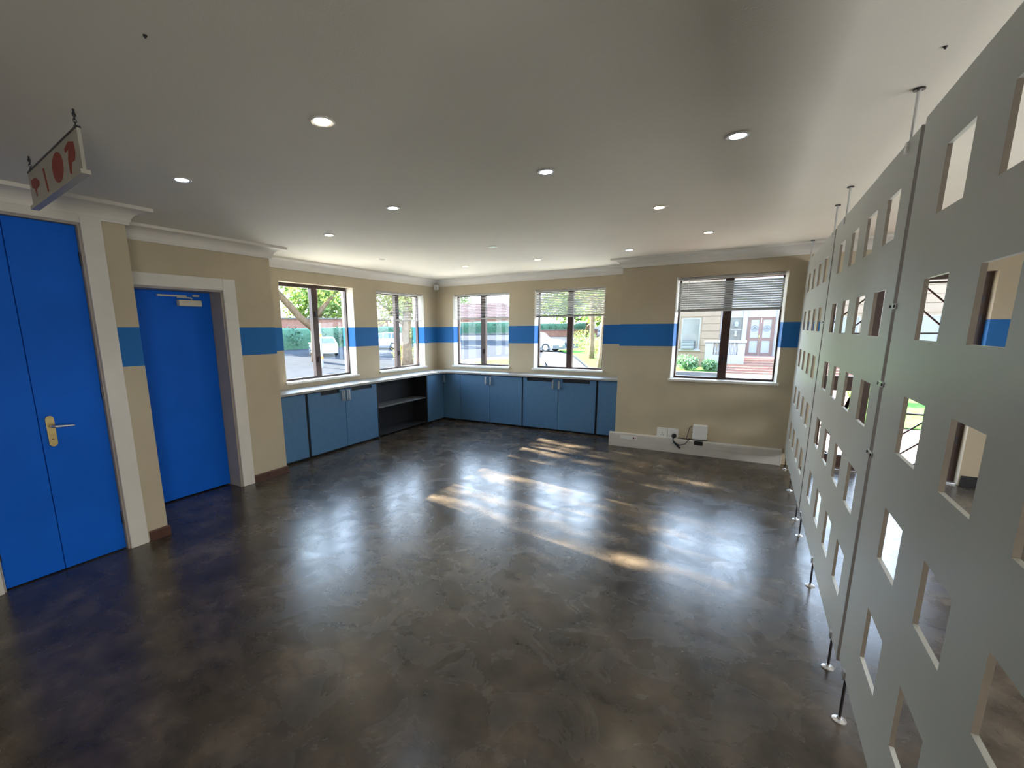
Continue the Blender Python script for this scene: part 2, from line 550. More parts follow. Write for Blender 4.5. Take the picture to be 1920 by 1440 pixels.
# ------------------------------------------------------------------ windows
def window(name, axis, face, out, u0, u1, z0, z1, handles=True):
    """axis 1: wall faces -y, u = x; axis 0: wall faces +x, u = y. face = room face, out = +1/-1 direction to outdoors"""
    def put(n, m, parent, ua, ub, da, db, za, zb, bev=0.003):
        a, b = sorted((face + out * da, face + out * db))
        if axis == 1:
            return box(n, m, parent, ua, ub, a, b, za, zb, bev)
        return box(n, m, parent, a, b, ua, ub, za, zb, bev)
    mid = (u0 + u1) / 2
    root = structroot(name, (mid, face, z0) if axis == 1 else (face, mid, z0))
    f = 0.045
    D0, D1 = 0.115, 0.165
    put('frame_jamb', M['frame'], root, u0, u0 + f, D0, D1, z0, z1)
    put('frame_jamb', M['frame'], root, u1 - f, u1, D0, D1, z0, z1)
    put('frame_head', M['frame'], root, u0 + f, u1 - f, D0, D1, z1 - f, z1)
    put('frame_sill', M['frame'], root, u0 + f, u1 - f, D0, D1, z0, z0 + 0.032)
    put('mullion', M['frame'], root, mid - 0.046, mid + 0.046, D0 - 0.012, D1, z0 + 0.032, z1 - f)
    for (a, b) in ((u0 + f, mid - 0.046), (mid + 0.046, u1 - f)):
        put('glass_pane', M['glass'], root, a, b, 0.138, 0.143, z0 + 0.032, z1 - f, 0)
    # white splayed plaster linings between the wall face and the frame
    for (ue, s_) in ((u0, 1), (u1, -1)):
        pts = [(ue, 0.001), (ue + s_ * 0.004, 0.001), (ue + s_ * 0.028, D0 - 0.001), (ue, D0 - 0.001)]
        b = MB()
        if axis == 1:
            b.prism([(a, face + out * d) for a, d in pts], z0 + 0.006, z1 - 0.001, 2)
        else:
            b.prism([(face + out * d, a) for a, d in pts], z0 + 0.006, z1 - 0.001, 2)
        b.build('reveal_lining', M['lining'], root)
    put('window_sill', M['sill'], root, u0 - 0.02, u1 + 0.02, -0.035, 0.0, z0 - 0.022, z0 + 0.006, 0.004)
    put('sill_board', M['sill'], root, u0, u1, 0.0, D0, z0 - 0.001, z0 + 0.006, 0.0)
    if handles:
        for zz in (z0 + 0.22, z1 - 0.42):
            s = put('stay_handle', M['hinge'], root, mid - 0.012, mid + 0.012, D0 - 0.036, D0 - 0.012, zz, zz + 0.075, 0.003)
    return root


window('window_1', 0, XL, -1, *W1, *WZ)
window('window_2', 0, XL, -1, *W2, *WZ)
window('window_3', 1, YB, 1, *W3, *WZ)
window('window_4', 1, YB, 1, *W4, *WZ)
window('window_5', 1, YN, 1, *W5, *WZ)


# ------------------------------------------------------------------ venetian blinds
def blind(label, axis, plane, u0, u1, zt, zb, tilt, pitch=0.026, wand=None):
    mid = (u0 + u1) / 2
    root = thing('venetian_blind', label, 'blind', (mid, plane, zb) if axis == 1 else (plane, mid, zb), 'venetian blinds in the windows')
    L = u1 - u0

    def slab(n, hl, d0, d1, z0, z1, m=M['blind'], bev=0.002):
        if axis == 1:
            return box(n, m, root, mid - hl, mid + hl, plane + d0, plane + d1, z0, z1, bev)
        return box(n, m, root, plane + d0, plane + d1, mid - hl, mid + hl, z0, z1, bev)
    slab('head_rail', L / 2, -0.018, 0.018, zt - 0.030, zt)
    slab('bottom_rail', L / 2, -0.012, 0.012, zb, zb + 0.014, M['blind'])
    n = int((zt - 0.035 - zb - 0.018) / pitch)
    hw = 0.0125
    me = None
    for k in range(n):
        z = zb + 0.024 + pitch * k
        if me is None:
            b = MB()
            pr = []
            for q in (-1, -0.5, 0, 0.5, 1):
                pr.append((q * hw * math.cos(tilt), q * hw * math.sin(tilt) + 0.0015 * (1 - q * q)))
            vs0, vs1 = [], []
            th = 0.0006
            loop = [(a, c + th) for a, c in pr] + [(a, c - th) for a, c in reversed(pr)]
            if axis == 1:
                for a, c in loop:
                    vs0.append(b.b.verts.new((-L / 2, a, c))); vs1.append(b.b.verts.new((L / 2, a, c)))
            else:
                for a, c in loop:
                    vs0.append(b.b.verts.new((-a, -L / 2, c))); vs1.append(b.b.verts.new((-a, L / 2, c)))
            for i in range(len(loop)):
                j = (i + 1) % len(loop)
                b.b.faces.new((vs0[i], vs0[j], vs1[j], vs1[i]))
            b.b.faces.new(vs0); b.b.faces.new(vs1[::-1])
            o = b.build('slat', M['blind'])
            me = o.data
        else:
            o = bpy.data.objects.new('slat', me); COL.objects.link(o)
        o.parent = root
        o.location = (0, 0, z - zb)
    for q in (-0.40, 0.40):
        u = mid + q * L
        b = MB()
        for d in (-0.014, 0.014):
            if axis == 1:
                b.box(u - 0.0012, u + 0.0012, plane + d - 0.0006, plane + d + 0.0006, zb + 0.01, zt - 0.02)
            else:
                b.box(plane + d - 0.0006, plane + d + 0.0006, u - 0.0012, u + 0.0012, zb + 0.01, zt - 0.02)
        b.build('ladder_cord', M['plastic'], root)
    if wand:
        u, zlo = wand
        MB().tube([(u, plane - 0.030, zt - 0.03), (u, plane - 0.032, zlo)] if axis == 1 else [(plane + 0.03, u, zt - 0.03), (plane + 0.032, u, zlo)], 0.0055, 8).build('tilt_wand', M['plastic'], root)
    return root


blind('half-lowered white slatted blind in the left-wall window nearest the room corner', 0, XL - 0.055, W2[0] + 0.01, W2[1] - 0.02, 2.19, 1.735, rad(6))
blind('half-lowered blind with open slats in the back window nearest the room corner', 1, YB + 0.055, W3[0] + 0.01, W3[1] - 0.01, 2.19, 1.765, rad(-4))
blind('half-lowered blind with nearly shut slats in the second back window above the cupboards', 1, YB + 0.055, W4[0] + 0.01, W4[1] - 0.01, 2.19, 1.765, rad(-46))
blind('half-lowered blind with shut slats and a wand, in the window above the sockets', 1, YN + 0.055, W5[0] + 0.025, W5[1] - 0.03, 2.185, 1.775, rad(-47), wand=(-0.79, 1.27))

# ------------------------------------------------------------------ doors
d1 = structroot('door_1', (XF, 1.03, 0))
for (a, b) in ((0.57, 0.685), (1.38, 1.50)):
    MB().box(XF, XF + 0.022, a, b, 0, 2.40).build('architrave', M['trimwhite'], d1, bevel=0.004)
box('architrave_head', M['trimwhite'], d1, XF, XF + 0.022, 0.685, 1.38, 2.31, 2.40, 0.004)
for (a, b) in ((0.685, 0.697), (1.368, 1.38)):
    box('door_jamb', M['jamb'], d1, XF - 0.10, XF, a, b, 0, 2.31)
box('door_head', M['jamb'], d1, XF - 0.10, XF, 0.697, 1.368, 2.298, 2.31)
leafL = box('door_leaf', M['blue'], d1, XF - 0.065, XF - 0.025, 0.70, 1.000, 0.008, 2.295, 0.003)
leafR = box('door_leaf', M['blue'], d1, XF - 0.065, XF - 0.025, 1.004, 1.365, 0.008, 2.295, 0.003)
pl = []
for k in range(13):
    a = math.pi * k / 12
    pl.append((1.0575 + 0.0225 * math.cos(a), 1.045 + 0.0225 * math.sin(a)))
for k in range(13):
    a = math.pi + math.pi * k / 12
    pl.append((1.0575 + 0.0225 * math.cos(a), 0.885 + 0.0225 * math.sin(a)))
h = MB().prism(pl, XF - 0.025, XF - 0.017, 0)
h.build('handle_plate', M['brass'], leafR, bevel=0.002)
MB().tube([(XF - 0.018, 1.058, 1.00), (XF + 0.028, 1.058, 1.00), (XF + 0.036, 1.072, 1.00), (XF + 0.036, 1.165, 0.992)], [0.010, 0.009, 0.009, 0.006], 10).build('lever_handle', M['steel'], leafR, smooth=True)
MB().lathe([(0.006, 0), (0.006, 0.004)], (XF - 0.020, 1.058, 0.91), 10).build('keyhole', M['black'], leafR)
for zz in (2.08, 1.18, 0.245):
    MB().tube([(XF - 0.018, 1.367, zz - 0.045), (XF - 0.018, 1.367, zz + 0.045)], 0.009, 8).build('hinge', M['hinge'], leafR)
    MB().tube([(XF - 0.018, 0.698, zz - 0.045), (XF - 0.018, 0.698, zz + 0.045)], 0.009, 8).build('hinge', M['hinge'], leafL)

d2 = structroot('door_2', (XD, 2.22, 0))
for (a, b) in ((1.675, 1.80), (2.64, 2.77)):
    MB().prism([(a, 0), (b, 0), (b, 2.095 if a > 2 else 2.095), (a, 2.095)], XD, XD + 0.026, 0).build('architrave', M['trimwhite'], d2, bevel=0.006)
box('architrave_head', M['trimwhite'], d2, XD, XD + 0.026, 1.80, 2.64, 1.985, 2.095, 0.006)
for (a, b) in ((1.80, 1.815), (2.625, 2.64)):
    box('door_jamb', M['jamb'], d2, XD - 0.24, XD, a, b, 0, 1.985)
box('door_head', M['jamb'], d2, XD - 0.24, XD, 1.815, 2.625, 1.97, 1.985)
leaf2 = box('door_leaf', M['blue'], d2, XD - 0.225, XD - 0.185, 1.818, 2.622, 0.012, 1.968, 0.003)
XS = XD - 0.185
MB().box(XS, XS + 0.055, 2.30, 2.51, 1.835, 1.892).build('door_closer', M['cream'], leaf2, bevel=0.006)
MB().box(XS + 0.012, XS + 0.034, 2.13, 2.385, 1.918, 1.934).build('closer_track', M['cream'], leaf2, bevel=0.003)
MB().tube([(XS + 0.045, 2.42, 1.895), (XS + 0.045, 2.42, 1.91), (XS + 0.025, 2.30, 1.915)], 0.007, 8).build('closer_arm', M['cream'], leaf2)
box('closer_bracket', M['cream'], leaf2, XS, XS + 0.02, 2.45, 2.51, 1.925, 1.945, 0.003)

# glazed garden door beyond the screen
d3 = structroot('door_3', (1.27, YN, 0))
x0, x1, zt = FD[0], FD[1], FD[3]
ya, yb = YN + 0.10, YN + 0.16
box('frame_jamb', M['frame'], d3, x0, x0 + 0.045, ya, yb, 0, zt, 0.003)
box('frame_jamb', M['frame'], d3, x1 - 0.055, x1, ya, yb, 0, zt, 0.003)
box('frame_head', M['frame'], d3, x0 + 0.045, x1 - 0.055, ya, yb, zt - 0.05, zt, 0.003)
box('door_stile', M['frame'], d3, 1.055, 1.125, ya, yb, 0, zt - 0.05, 0.003)
box('door_stile', M['frame'], d3, x0 + 0.047, x0 + 0.085, ya + 0.008, yb - 0.008, 0.01, zt - 0.052, 0.003)
box('middle_rail', M['frame'], d3, x0 + 0.085, 1.055, ya + 0.008, yb - 0.008, 0.885, 1.045, 0.003)
box('bottom_rail', M['frame'], d3, x0 + 0.085, 1.055, ya + 0.008, yb - 0.008, 0.01, 0.16, 0.003)
for (a, b) in ((0.16, 0.885), (1.045, zt - 0.05)):
    box('glass_pane', M['glass'], d3, x0 + 0.085, 1.055, ya + 0.028, ya + 0.032, a, b)
box('threshold', M['steel'], d3, x0, x1, YN + 0.02, yb, 0.0, 0.014, 0.003)
# door leaf folded back outdoors against the right jamb
box('open_leaf_edge', M['frame'], d3, x1 - 0.100, x1 - 0.057, yb - 0.04, yb + 0.50, 0.012, zt - 0.052, 0.003)
for zz in (0.42, 1.62, 1.80):
    box('hinge', M['hinge'], d3, x1 - 0.056, x1 - 0.03, ya - 0.014, ya + 0.001, zz, zz + 0.06, 0.002)


def gate(label, a, b, sgn):
    g = thing('security_gate', label, 'gate', ((a + b) / 2, YN + 0.20, 0), 'security gates outside the garden door')
    y, r = YN + 0.20, 0.009
    for u in (a + 0.012, b - 0.012):
        box('upright', M['frame'], g, u - 0.011, u + 0.011, y - 0.011, y + 0.011, 0.02, 2.02)
    for zz in (0.032, 0.661, 1.504, 2.008):
        box('cross_bar', M['frame'], g, a + 0.023, b - 0.023, y - 0.009, y + 0.009, zz - 0.009, zz + 0.009)
    W = b - a - 0.046
    ua, ub = (a + 0.023, b - 0.023)
    lo_, hi_ = 1.513, 1.999
    # diagonal bars rise towards the middle of the pair above, fall towards it below
    for (zlo, zhi, s) in ((1.513, 1.999, sgn), (0.041, 0.652, -sgn)):
        c = zlo - W
        off = 0.155 if s == sgn else 0.02
        k = 0
        while True:
            zz = zlo - W + off + 0.225 * k
            k += 1
            if zz > zhi:
                break
            # line from u=start at zz rising 1:1
            t0 = max(0, zlo - zz); t1 = min(W, zhi - zz)
            if t1 - t0 < 0.03:
                continue
            if s > 0:
                p, q = (ua + t0, y, zz + t0), (ua + t1, y, zz + t1)
            else:
                p, q = (ub - t0, y, zz + t0), (ub - t1, y, zz + t1)
            MB().tube([p, q], r, 6).build('diagonal_bar', M['frame'], g)
    return g


gate('left leaf of the brown barred security gate outside the garden door', FD[0] + 0.03, 1.265, 1)
gate('right leaf of the brown barred security gate outside the garden door', 1.275, FD[1] - 0.105, -1)

# ------------------------------------------------------------------ cabinets and worktop
XC, YC = -4.62, 6.69


def cab_door(root, axis, u0, u1, notch=None, z0=0.03, z1=0.822, handle=None):
    poly = [(u0, z0), (u1, z0), (u1, z1)]
    if notch:
        na, nb, nz = notch
        if nb < u1 - 0.001:
            poly += [(nb, z1), (nb, nz)]
        else:
            poly[-1] = (u1, nz)
        poly += [(na, nz), (na, z1)] if na > u0 + 0.001 else [(na, nz)]
    if not notch or notch[0] > u0 + 0.001:
        poly.append((u0, z1))
    if axis == 0:
        o = MB().prism(poly, XC - 0.018, XC, 0).build('door', M['cab'], root)
    else:
        o = MB().prism(poly, YC, YC + 0.018, 1).build('door', M['cab'], root)
    if handle is not None:
        b = MB()
        if axis == 0:
            b.box(XC, XC + 0.006, handle - 0.020, handle + 0.020, 0.665, 0.805)
            b.tube([(XC + 0.004, handle, 0.685), (XC + 0.032, handle, 0.685)], 0.006, 8)
            b.tube([(XC + 0.004, handle, 0.785), (XC + 0.032, handle, 0.785)], 0.006, 8)
            b.box(XC + 0.026, XC + 0.038, handle - 0.011, handle + 0.011, 0.665, 0.805)
        else:
            b.tube([(handle, YC + 0.001, 0.69), (handle, YC - 0.032, 0.69)], 0.006, 8)
            b.tube([(handle, YC + 0.001, 0.785), (handle, YC - 0.032, 0.785)], 0.006, 8)
            b.box(handle - 0.012, handle + 0.012, YC - 0.040, YC - 0.028, 0.672, 0.805)
        b.build('handle', M['steel'], o)
    return o


ZB = 0.832
G = 'low cupboards under the worktop'
# left run
u = thing('cupboard', 'pale blue-grey filler cupboard at the door end of the low cupboards', 'cabinet', (-4.8, 3.45, 0), G)
box('carcass', M['cabdark'], u, -4.93, XC - 0.020, 3.20, 3.70, 0.03, ZB)
box('panel', M['cab'], u, XC - 0.018, XC, 3.205, 3.685, 0.03, 0.826)
box('kickboard', M['kick'], u, -4.93, XC - 0.05, 3.20, 3.70, 0.0, 0.03)
u = thing('cupboard', 'pale blue-grey two-door cupboard with silver handles under the left wall windows', 'cabinet', (-4.8, 4.33, 0), G)
box('carcass', M['cabdark'], u, -4.93, XC - 0.020, 3.70, 4.965, 0.03, ZB)
box('kickboard', M['kick'], u, -4.93, XC - 0.05, 3.70, 4.965, 0.0, 0.03)
cab_door(u, 0, 3.728, 4.338, (3.93, 4.246, 0.775), handle=4.300)
cab_door(u, 0, 4.346, 4.958, (4.466, 4.86, 0.775), handle=4.390)
u = thing('cupboard', 'open dark shelf unit without doors in the left run of cupboards', 'cabinet', (-4.8, 5.58, 0), G)
box('side_panel', M['cabdark'], u, -4.93, XC, 4.967, 4.985, 0.0, ZB)
box('side_panel', M['cabdark'], u, -4.93, XC, 6.180, 6.198, 0.0, ZB)
box('back_panel', M['cabdark'], u, -4.945, -4.93, 4.985, 6.180, 0.0, ZB)
box('base_panel', M['cabdark'], u, -4.93, XC - 0.01, 4.985, 6.180, 0.03, 0.05)
box('shelf', M['shelf'], u, -4.93, XC - 0.025, 4.985, 6.180, 0.445, 0.463, 0.001)
u = thing('cupboard', 'dark blue single-door corner cupboard in the left run, beside the open shelves', 'cabinet', (-4.8, 6.42, 0), G)
box('carcass', M['cabdark'], u, -4.93, XC - 0.020, 6.20, 6.68, 0.03, ZB)
box('kickboard', M['kick'], u, -4.93, XC - 0.05, 6.20, 6.68, 0.0, 0.03)
box('door', M['cab'], u, XC - 0.018, XC, 6.205, YC - 0.005, 0.03, 0.822, 0.001)
# back run
u = thing('cupboard', 'dark blue single-door corner cupboard in the back run', 'cabinet', (-4.43, 6.85, 0), G)
box('carcass', M['cabdark'], u, XC - 0.019, -4.27, YC + 0.020, 6.96, 0.03, ZB)
box('kickboard', M['kick'], u, XC - 0.049, -4.27, YC + 0.05, 6.96, 0.0, 0.03)
cab_door(u, 1, XC + 0.002, -4.273, handle=-4.585)
u = thing('cupboard', 'dark blue two-door cupboard under the back window nearest the corner', 'cabinet', (-3.68, 6.85, 0), G)
box('carcass', M['cabdark'], u, -4.268, -3.078, YC + 0.020, 6.96, 0.03, ZB)
box('kickboard', M['kick'], u, -4.268, -3.078, YC + 0.05, 6.96, 0.0, 0.03)
cab_door(u, 1, -4.265, -3.682, handle=-3.744)
cab_door(u, 1, -3.676, -3.090, handle=-3.650)
u = thing('cupboard', 'dark blue two-door cupboard with black slots under the second back window', 'cabinet', (-2.48, 6.85, 0), G)
box('carcass', M['cabdark'], u, -3.076, -1.884, YC + 0.020, 6.96, 0.03, ZB)
box('kickboard', M['kick'], u, -3.076, -1.884, YC + 0.05, 6.96, 0.0, 0.03)
cab_door(u, 1, -3.068, -2.478, (-3.0, -2.57, 0.772), handle=-2.555)
cab_door(u, 1, -2.472, -1.895, (-2.41, -1.985, 0.772), handle=-2.455)
u = thing('cupboard', 'dark blue narrow filler cupboard against the step in the back wall', 'cabinet', (-1.7, 6.85, 0), G)
box('carcass', M['cabdark'], u, -1.882, -1.505, YC + 0.020, 6.96, 0.03, ZB)
box('kickboard', M['kick'], u, -1.882, -1.505, YC + 0.05, 6.96, 0.0, 0.03)
box('panel', M['cab'], u, -1.862, -1.505, YC, YC + 0.018, 0.03, 0.826)

xe, ye, rc = XC + 0.03, YC - 0.03, 0.22
poly = [(XL + 0.002, 3.195), (xe, 3.195)]
for k in range(9):
    a = math.pi - k / 8 * math.pi / 2
    poly.append((xe + rc + rc * math.cos(a), ye - rc + rc * math.sin(a)))
poly += [(-1.502, ye), (-1.502, YB - 0.002), (XL + 0.002, YB - 0.002)]
o = MB().prism(poly, 0.836, 0.866, 2).build('worktop', M['counter'], bevel=0.004)
tag(o, 'continuous pale grey L-shaped worktop over the low blue cupboards', 'worktop')

# ------------------------------------------------------------------ trunking, sockets, box
t = thing('cable_trunking', 'dented cream skirting trunking along the foot of the right back wall', 'trunking', (-0.58, YN, 0))
MB().prism([(YN - 0.065, 0.0), (YN - 0.001, 0.0), (YN - 0.001, 0.185), (YN - 0.058, 0.185), (YN - 0.065, 0.178)], -1.545, 0.40, 0).build('trunking_body', M['trunk'], t)
MB().box(-1.52, 0.385, YN - 0.068, YN - 0.064, 0.095, 0.165).build('upper_lid', M['trunk'], t, bevel=0.001)
MB().box(-1.52, 0.385, YN - 0.068, YN - 0.064, 0.018, 0.085).build('lower_lid', M['trunk'], t, bevel=0.001)
box('end_cap', M['trunk'], t, -1.560, -1.545, YN - 0.068, YN - 0.001, 0.0, 0.190, 0.002)
box('end_cap', M['trunk'], t, 0.40, 0.412, YN - 0.068, YN - 0.001, 0.0, 0.190, 0.002)
MB().box(-1.41, -1.19, YN - 0.071, YN - 0.067, 0.112, 0.157).build('outlet_plate', M['plastic'], t, bevel=0.001)
box('outlet_socket', M['black'], t, -1.245, -1.225, YN - 0.073, YN - 0.070, 0.122, 0.146)
box('red_switch', M['tail'], t, -1.215, -1.205, YN - 0.073, YN - 0.070, 0.128, 0.142)


def socket(label, xa, xb):
    s = thing('wall_socket', label, 'socket', ((xa + xb) / 2, YN, 0.17), 'white socket plates above the trunking')
    MB().box(xa, xb, YN - 0.020, YN, 0.172, 0.303).build('face_plate', M['plastic'], s, bevel=0.004)
    cx = (xa + xb) / 2
    for dx in (-0.02, 0.02):
        box('rocker_switch', M['plastic'], s, cx + dx - 0.010, cx + dx + 0.010, YN - 0.024, YN - 0.0195, 0.262, 0.284, 0.002)
    for (dx, dz) in ((0, 0.032), (-0.014, 0.006), (0.014, 0.006)):
        MB().tube([(cx + dx, YN - 0.0215, 0.205 + dz), (cx + dx, YN - 0.0195, 0.205 + dz)], 0.005, 8).build('pin_hole', M['black'], s)
    return s


socket('left white socket plate above the trunking, with nothing plugged in', -0.957, -0.829)
socket('right white socket plate above the trunking, with the black plug in it', -0.825, -0.697)
p = thing('power_plug', 'black power plug and trailing lead in the right socket plate', 'plug', (-0.745, YN - 0.022, 0.205))
MB().lathe([(0.012, 0), (0.026, 0.004), (0.028, 0.02), (0.018, 0.036), (0.010, 0.05)], (0, 0, 0), 14)
b = MB()
b.tube([(-0.745, YN - 0.024, 0.215), (-0.745, YN - 0.040, 0.215), (-0.747, YN - 0.062, 0.205), (-0.748, YN - 0.070, 0.190)], [0.030, 0.030, 0.022, 0.010], 14)
b.build('plug_body', M['black'], p, smooth=False)
MB().tube([(-0.748, YN - 0.070, 0.190), (-0.745, YN - 0.085, 0.165), (-0.73, YN - 0.082, 0.140), (-0.70, YN - 0.078, 0.115), (-0.66, YN - 0.078, 0.070)], [0.006, 0.006, 0.012, 0.014, 0.012], 8).build('inline_switch', M['black'], p)
MB().tube([(-0.72, YN - 0.080, 0.125), (-0.66, YN - 0.088, 0.115), (-0.60, YN - 0.085, 0.135), (-0.575, YN - 0.07, 0.185), (-0.56, YN - 0.03, 0.20)], 0.0045, 8).build('lead', M['black'], p)
e = thing('telephone_box', 'white rounded telecom box on the wall above the trunking', 'box', (-0.455, YN, 0.19))
MB().box(-0.535, -0.368, YN - 0.055, YN, 0.196, 0.388).build('housing', M['plastic'], e, bevel=0.016)
MB().box(-0.525, -0.378, YN - 0.060, YN - 0.053, 0.206, 0.378).build('cover', M['plastic'], e, bevel=0.012)
for (xx, zz) in ((-0.536, 0.285), (-0.367, 0.275)):
    box('clip', M['black'], e, xx - 0.006, xx + 0.006, YN - 0.05, YN - 0.03, zz, zz + 0.006)
a = thing('power_adapter', 'black power adapter lying on the trunking under the white telecom box', 'adapter', (-0.45, YN - 0.03, 0.186))
MB().box(-0.505, -0.405, YN - 0.085, YN - 0.070, 0.135, 0.188).build('adapter_body', M['black'], a, bevel=0.008)
MB().tube([(-0.70, YN - 0.030, 0.192), (-0.62, YN - 0.035, 0.190), (-0.52, YN - 0.03, 0.191), (-0.40, YN - 0.035, 0.190), (-0.365, YN - 0.03, 0.195)], 0.005, 8).build('cable', M['black'], a)
MB().tube([(-0.60, YN - 0.02, 0.19), (-0.585, YN - 0.012, 0.26), (-0.575, YN - 0.010, 0.33), (-0.55, YN - 0.010, 0.36)], 0.0035, 8).build('thin_cable', M['black'], a)

# alarm sensor at the corner
s = thing('motion_sensor', 'small white motion sensor high in the room corner', 'sensor', (-4.90, 6.93, 2.30))
MB().box(-4.935, -4.865, 6.885, 6.955, 2.285, 2.375).build('sensor_body', M['plastic'], s, bevel=0.014)
MB().lathe([(0.002, -0.022), (0.018, -0.014), (0.022, 0), (0.018, 0.014), (0.002, 0.022)], (-4.872, 6.892, 2.32), 12).build('lens', M['lampoff'], s, smooth=True)

# ------------------------------------------------------------------ perforated screen
SX0, SX1 = 0.44, 0.452


def screen(label, y0, y1, z0, z1, cols, rows, rods, legs):
    root = thing('screen_panel', label, 'screen', (SX0, (y0 + y1) / 2, 0), 'panels of the perforated screen')
    us = cuts(y0, y1, *[v for c in cols for v in c])
    vs = cuts(z0, z1, *[v for r in rows for v in r])
    f = lambda u, v: not (any(a < u < b for a, b in cols) and any(a < v < b for a, b in rows))
    o = MB().sheet(0, SX0, SX1, us, vs, f).build('board', M['panel'], root)
    o.data.materials.append(M['panelcut'])
    for p in o.data.polygons:
        if abs(p.normal.y) > 0.9 and y0 + 0.01 < p.center.y + (y0 + y1) / 2 < y1 - 0.01:
            p.material_index = 1
    xm = (SX0 + SX1) / 2
    box('edge_channel', M['channel'], root, SX0 - 0.001, SX0 + 0.028, y0 - 0.012, y0 - 0.0005, z0, z1)
    for y in rods:
        r = MB().tube([(xm, y, z1 - 0.03), (xm, y, CEIL - 0.004)], 0.0065, 10).build('hanging_rod', M['steel'], root)
        MB().lathe([(0.018, 0), (0.018, 0.006)], (xm, y, CEIL - 0.007), 14).build('ceiling_plate', M['hinge'], r)
        MB().box(SX0 - 0.008, SX0, y - 0.012, y + 0.012, z1 - 0.045, z1 - 0.005).build('rod_clamp', M['steel'], r)
    for y in legs:
        r = MB().tube([(xm, y, 0.006), (xm, y, z0 + 0.02)], 0.0055, 10).build('floor_leg', M['hinge'], root)
        MB().lathe([(0.025, 0), (0.025, 0.004), (0.010, 0.009), (0.008, 0.018)], (xm, y, 0.0), 18).build('foot_disc', M['steel'], r)
        MB().box(SX0 - 0.007, SX1 + 0.004, y - 0.014, y + 0.014, z0 - 0.004, z0 + 0.03).build('leg_clamp', M['steel'], r)
    return root


R1 = [(0.407, 0.605), (0.80, 0.985), (1.178, 1.368), (1.55, 1.738), (1.927, 2.122)]
R2 = [(0.378, 0.576), (0.773, 0.966), (1.170, 1.355), (1.55, 1.738), (1.930, 2.118)]
screen('nearest perforated screen panel, largest in view at the right', 0.40, 2.295, 0.200, 2.292,
       [(0.53, 0.74), (0.97, 1.18), (1.375, 1.58), (1.79, 2.005)], R1, [], [0.75, 2.168])
screen('middle perforated screen panel, second from the camera', 2.345, 4.285, 0.163, 2.283,
       [(2.505, 2.71), (2.905, 3.12), (3.335, 3.545), (3.765, 3.985)], R2, [2.50, 3.935], [2.515, 3.33, 4.146])
screen('farthest perforated screen panel, ending at the back wall', 4.335, 6.296, 0.140, 2.272,
       [(4.52, 4.745), (4.93, 5.14), (5.36, 5.57), (5.78, 5.99)], R2, [4.46, 6.12], [4.505, 5.30, 6.10])
G = 'clips joining the screen panels'
for (yy, zz, txt) in ((2.32, 1.665, 'upper metal clip in the joint between the nearest and middle screen panels'),
                      (2.32, 1.375, 'middle metal clip in the joint between the nearest and middle screen panels'),
                      (2.32, 1.10, 'lower metal clip in the joint between the nearest and middle screen panels'),
                      (4.31, 1.62, 'metal clip in the joint between the middle and farthest screen panels')):
    c = thing('joint_clip', txt, 'clip', (SX0, yy, zz), G)
    MB().box(SX0 - 0.006, SX0 - 0.0005, yy - 0.036, yy + 0.036, zz - 0.010, zz + 0.010).build('clip_plate', M['steel'], c, bevel=0.002)
    for dy in (-0.03, 0.03):
        MB().tube([(SX0 - 0.009, yy + dy, zz), (SX0 - 0.0055, yy + dy, zz)], 0.006, 10).build('screw', M['hinge'], c)

# ------------------------------------------------------------------ hanging sign
A = Vector((-2.252, 0.871, 0)); B = Vector((-3.072, 0.953, 0))
uu = (B - A).normalized(); nn = Vector((uu.y, -uu.x, 0))
if nn.dot(Vector((0, 0, 0)) - A) < 0:
    nn = -nn
sg = thing('hanging_sign', 'small cream sign with red symbols hanging by chains from the ceiling', 'sign', (A.x, A.y, 2.22))


def sbox(name, m, t0, t1, n0, n1, z0, z1):
    b = MB()
    b.box(t0, t1, n0, n1, z0, z1)
    for v in b.b.verts:
        v.co = A + uu * v.co.x + nn * v.co.y + Vector((0, 0, v.co.z))
    return b.build(name, m, sg)


def sprism(name, m, poly, n0, n1):
    b = MB()
    b.prism(poly, n0, n1, 1)
    for v in b.b.verts:
        v.co = A + uu * v.co.x + nn * v.co.y + Vector((0, 0, v.co.z))
    return b.build(name, m, sg)


sbox('sign_board', M['signface'], 0.06, 0.92, -0.006, 0.006, 2.232, 2.388)
sbox('bottom_rail', M['signface'], 0.05, 0.93, -0.016, 0.016, 2.218, 2.234)
sbox('top_rail', M['hinge'], 0.06, 0.92, -0.008, 0.008, 2.386, 2.394)
F0, F1 = 0.0062, 0.0075
sprism('red_symbol', M['red'], [(0.875, 2.345), (0.79, 2.345), (0.73, 2.318), (0.735, 2.30), (0.80, 2.292), (0.80, 2.262), (0.815, 2.262), (0.83, 2.30), (0.875, 2.312)], F0, F1)
sprism('red_symbol', M['red'], [(0.635, 2.350), (0.612, 2.350), (0.585, 2.248), (0.608, 2.246)], F0, F1)
ov = [(0.39 + 0.085 * math.cos(2 * math.pi * k / 20), 2.308 + 0.060 * math.sin(2 * math.pi * k / 20)) for k in range(20)]
sprism('red_symbol', M['red'], ov, F0, F1)
b = [(0.255, 2.352), (0.19, 2.365), (0.125, 2.350), (0.12, 2.31), (0.14, 2.285), (0.185, 2.285), (0.205, 2.245), (0.225, 2.25), (0.225, 2.305), (0.20, 2.340), (0.25, 2.335)]
sprism('red_symbol', M['red'], b, F0, F1)
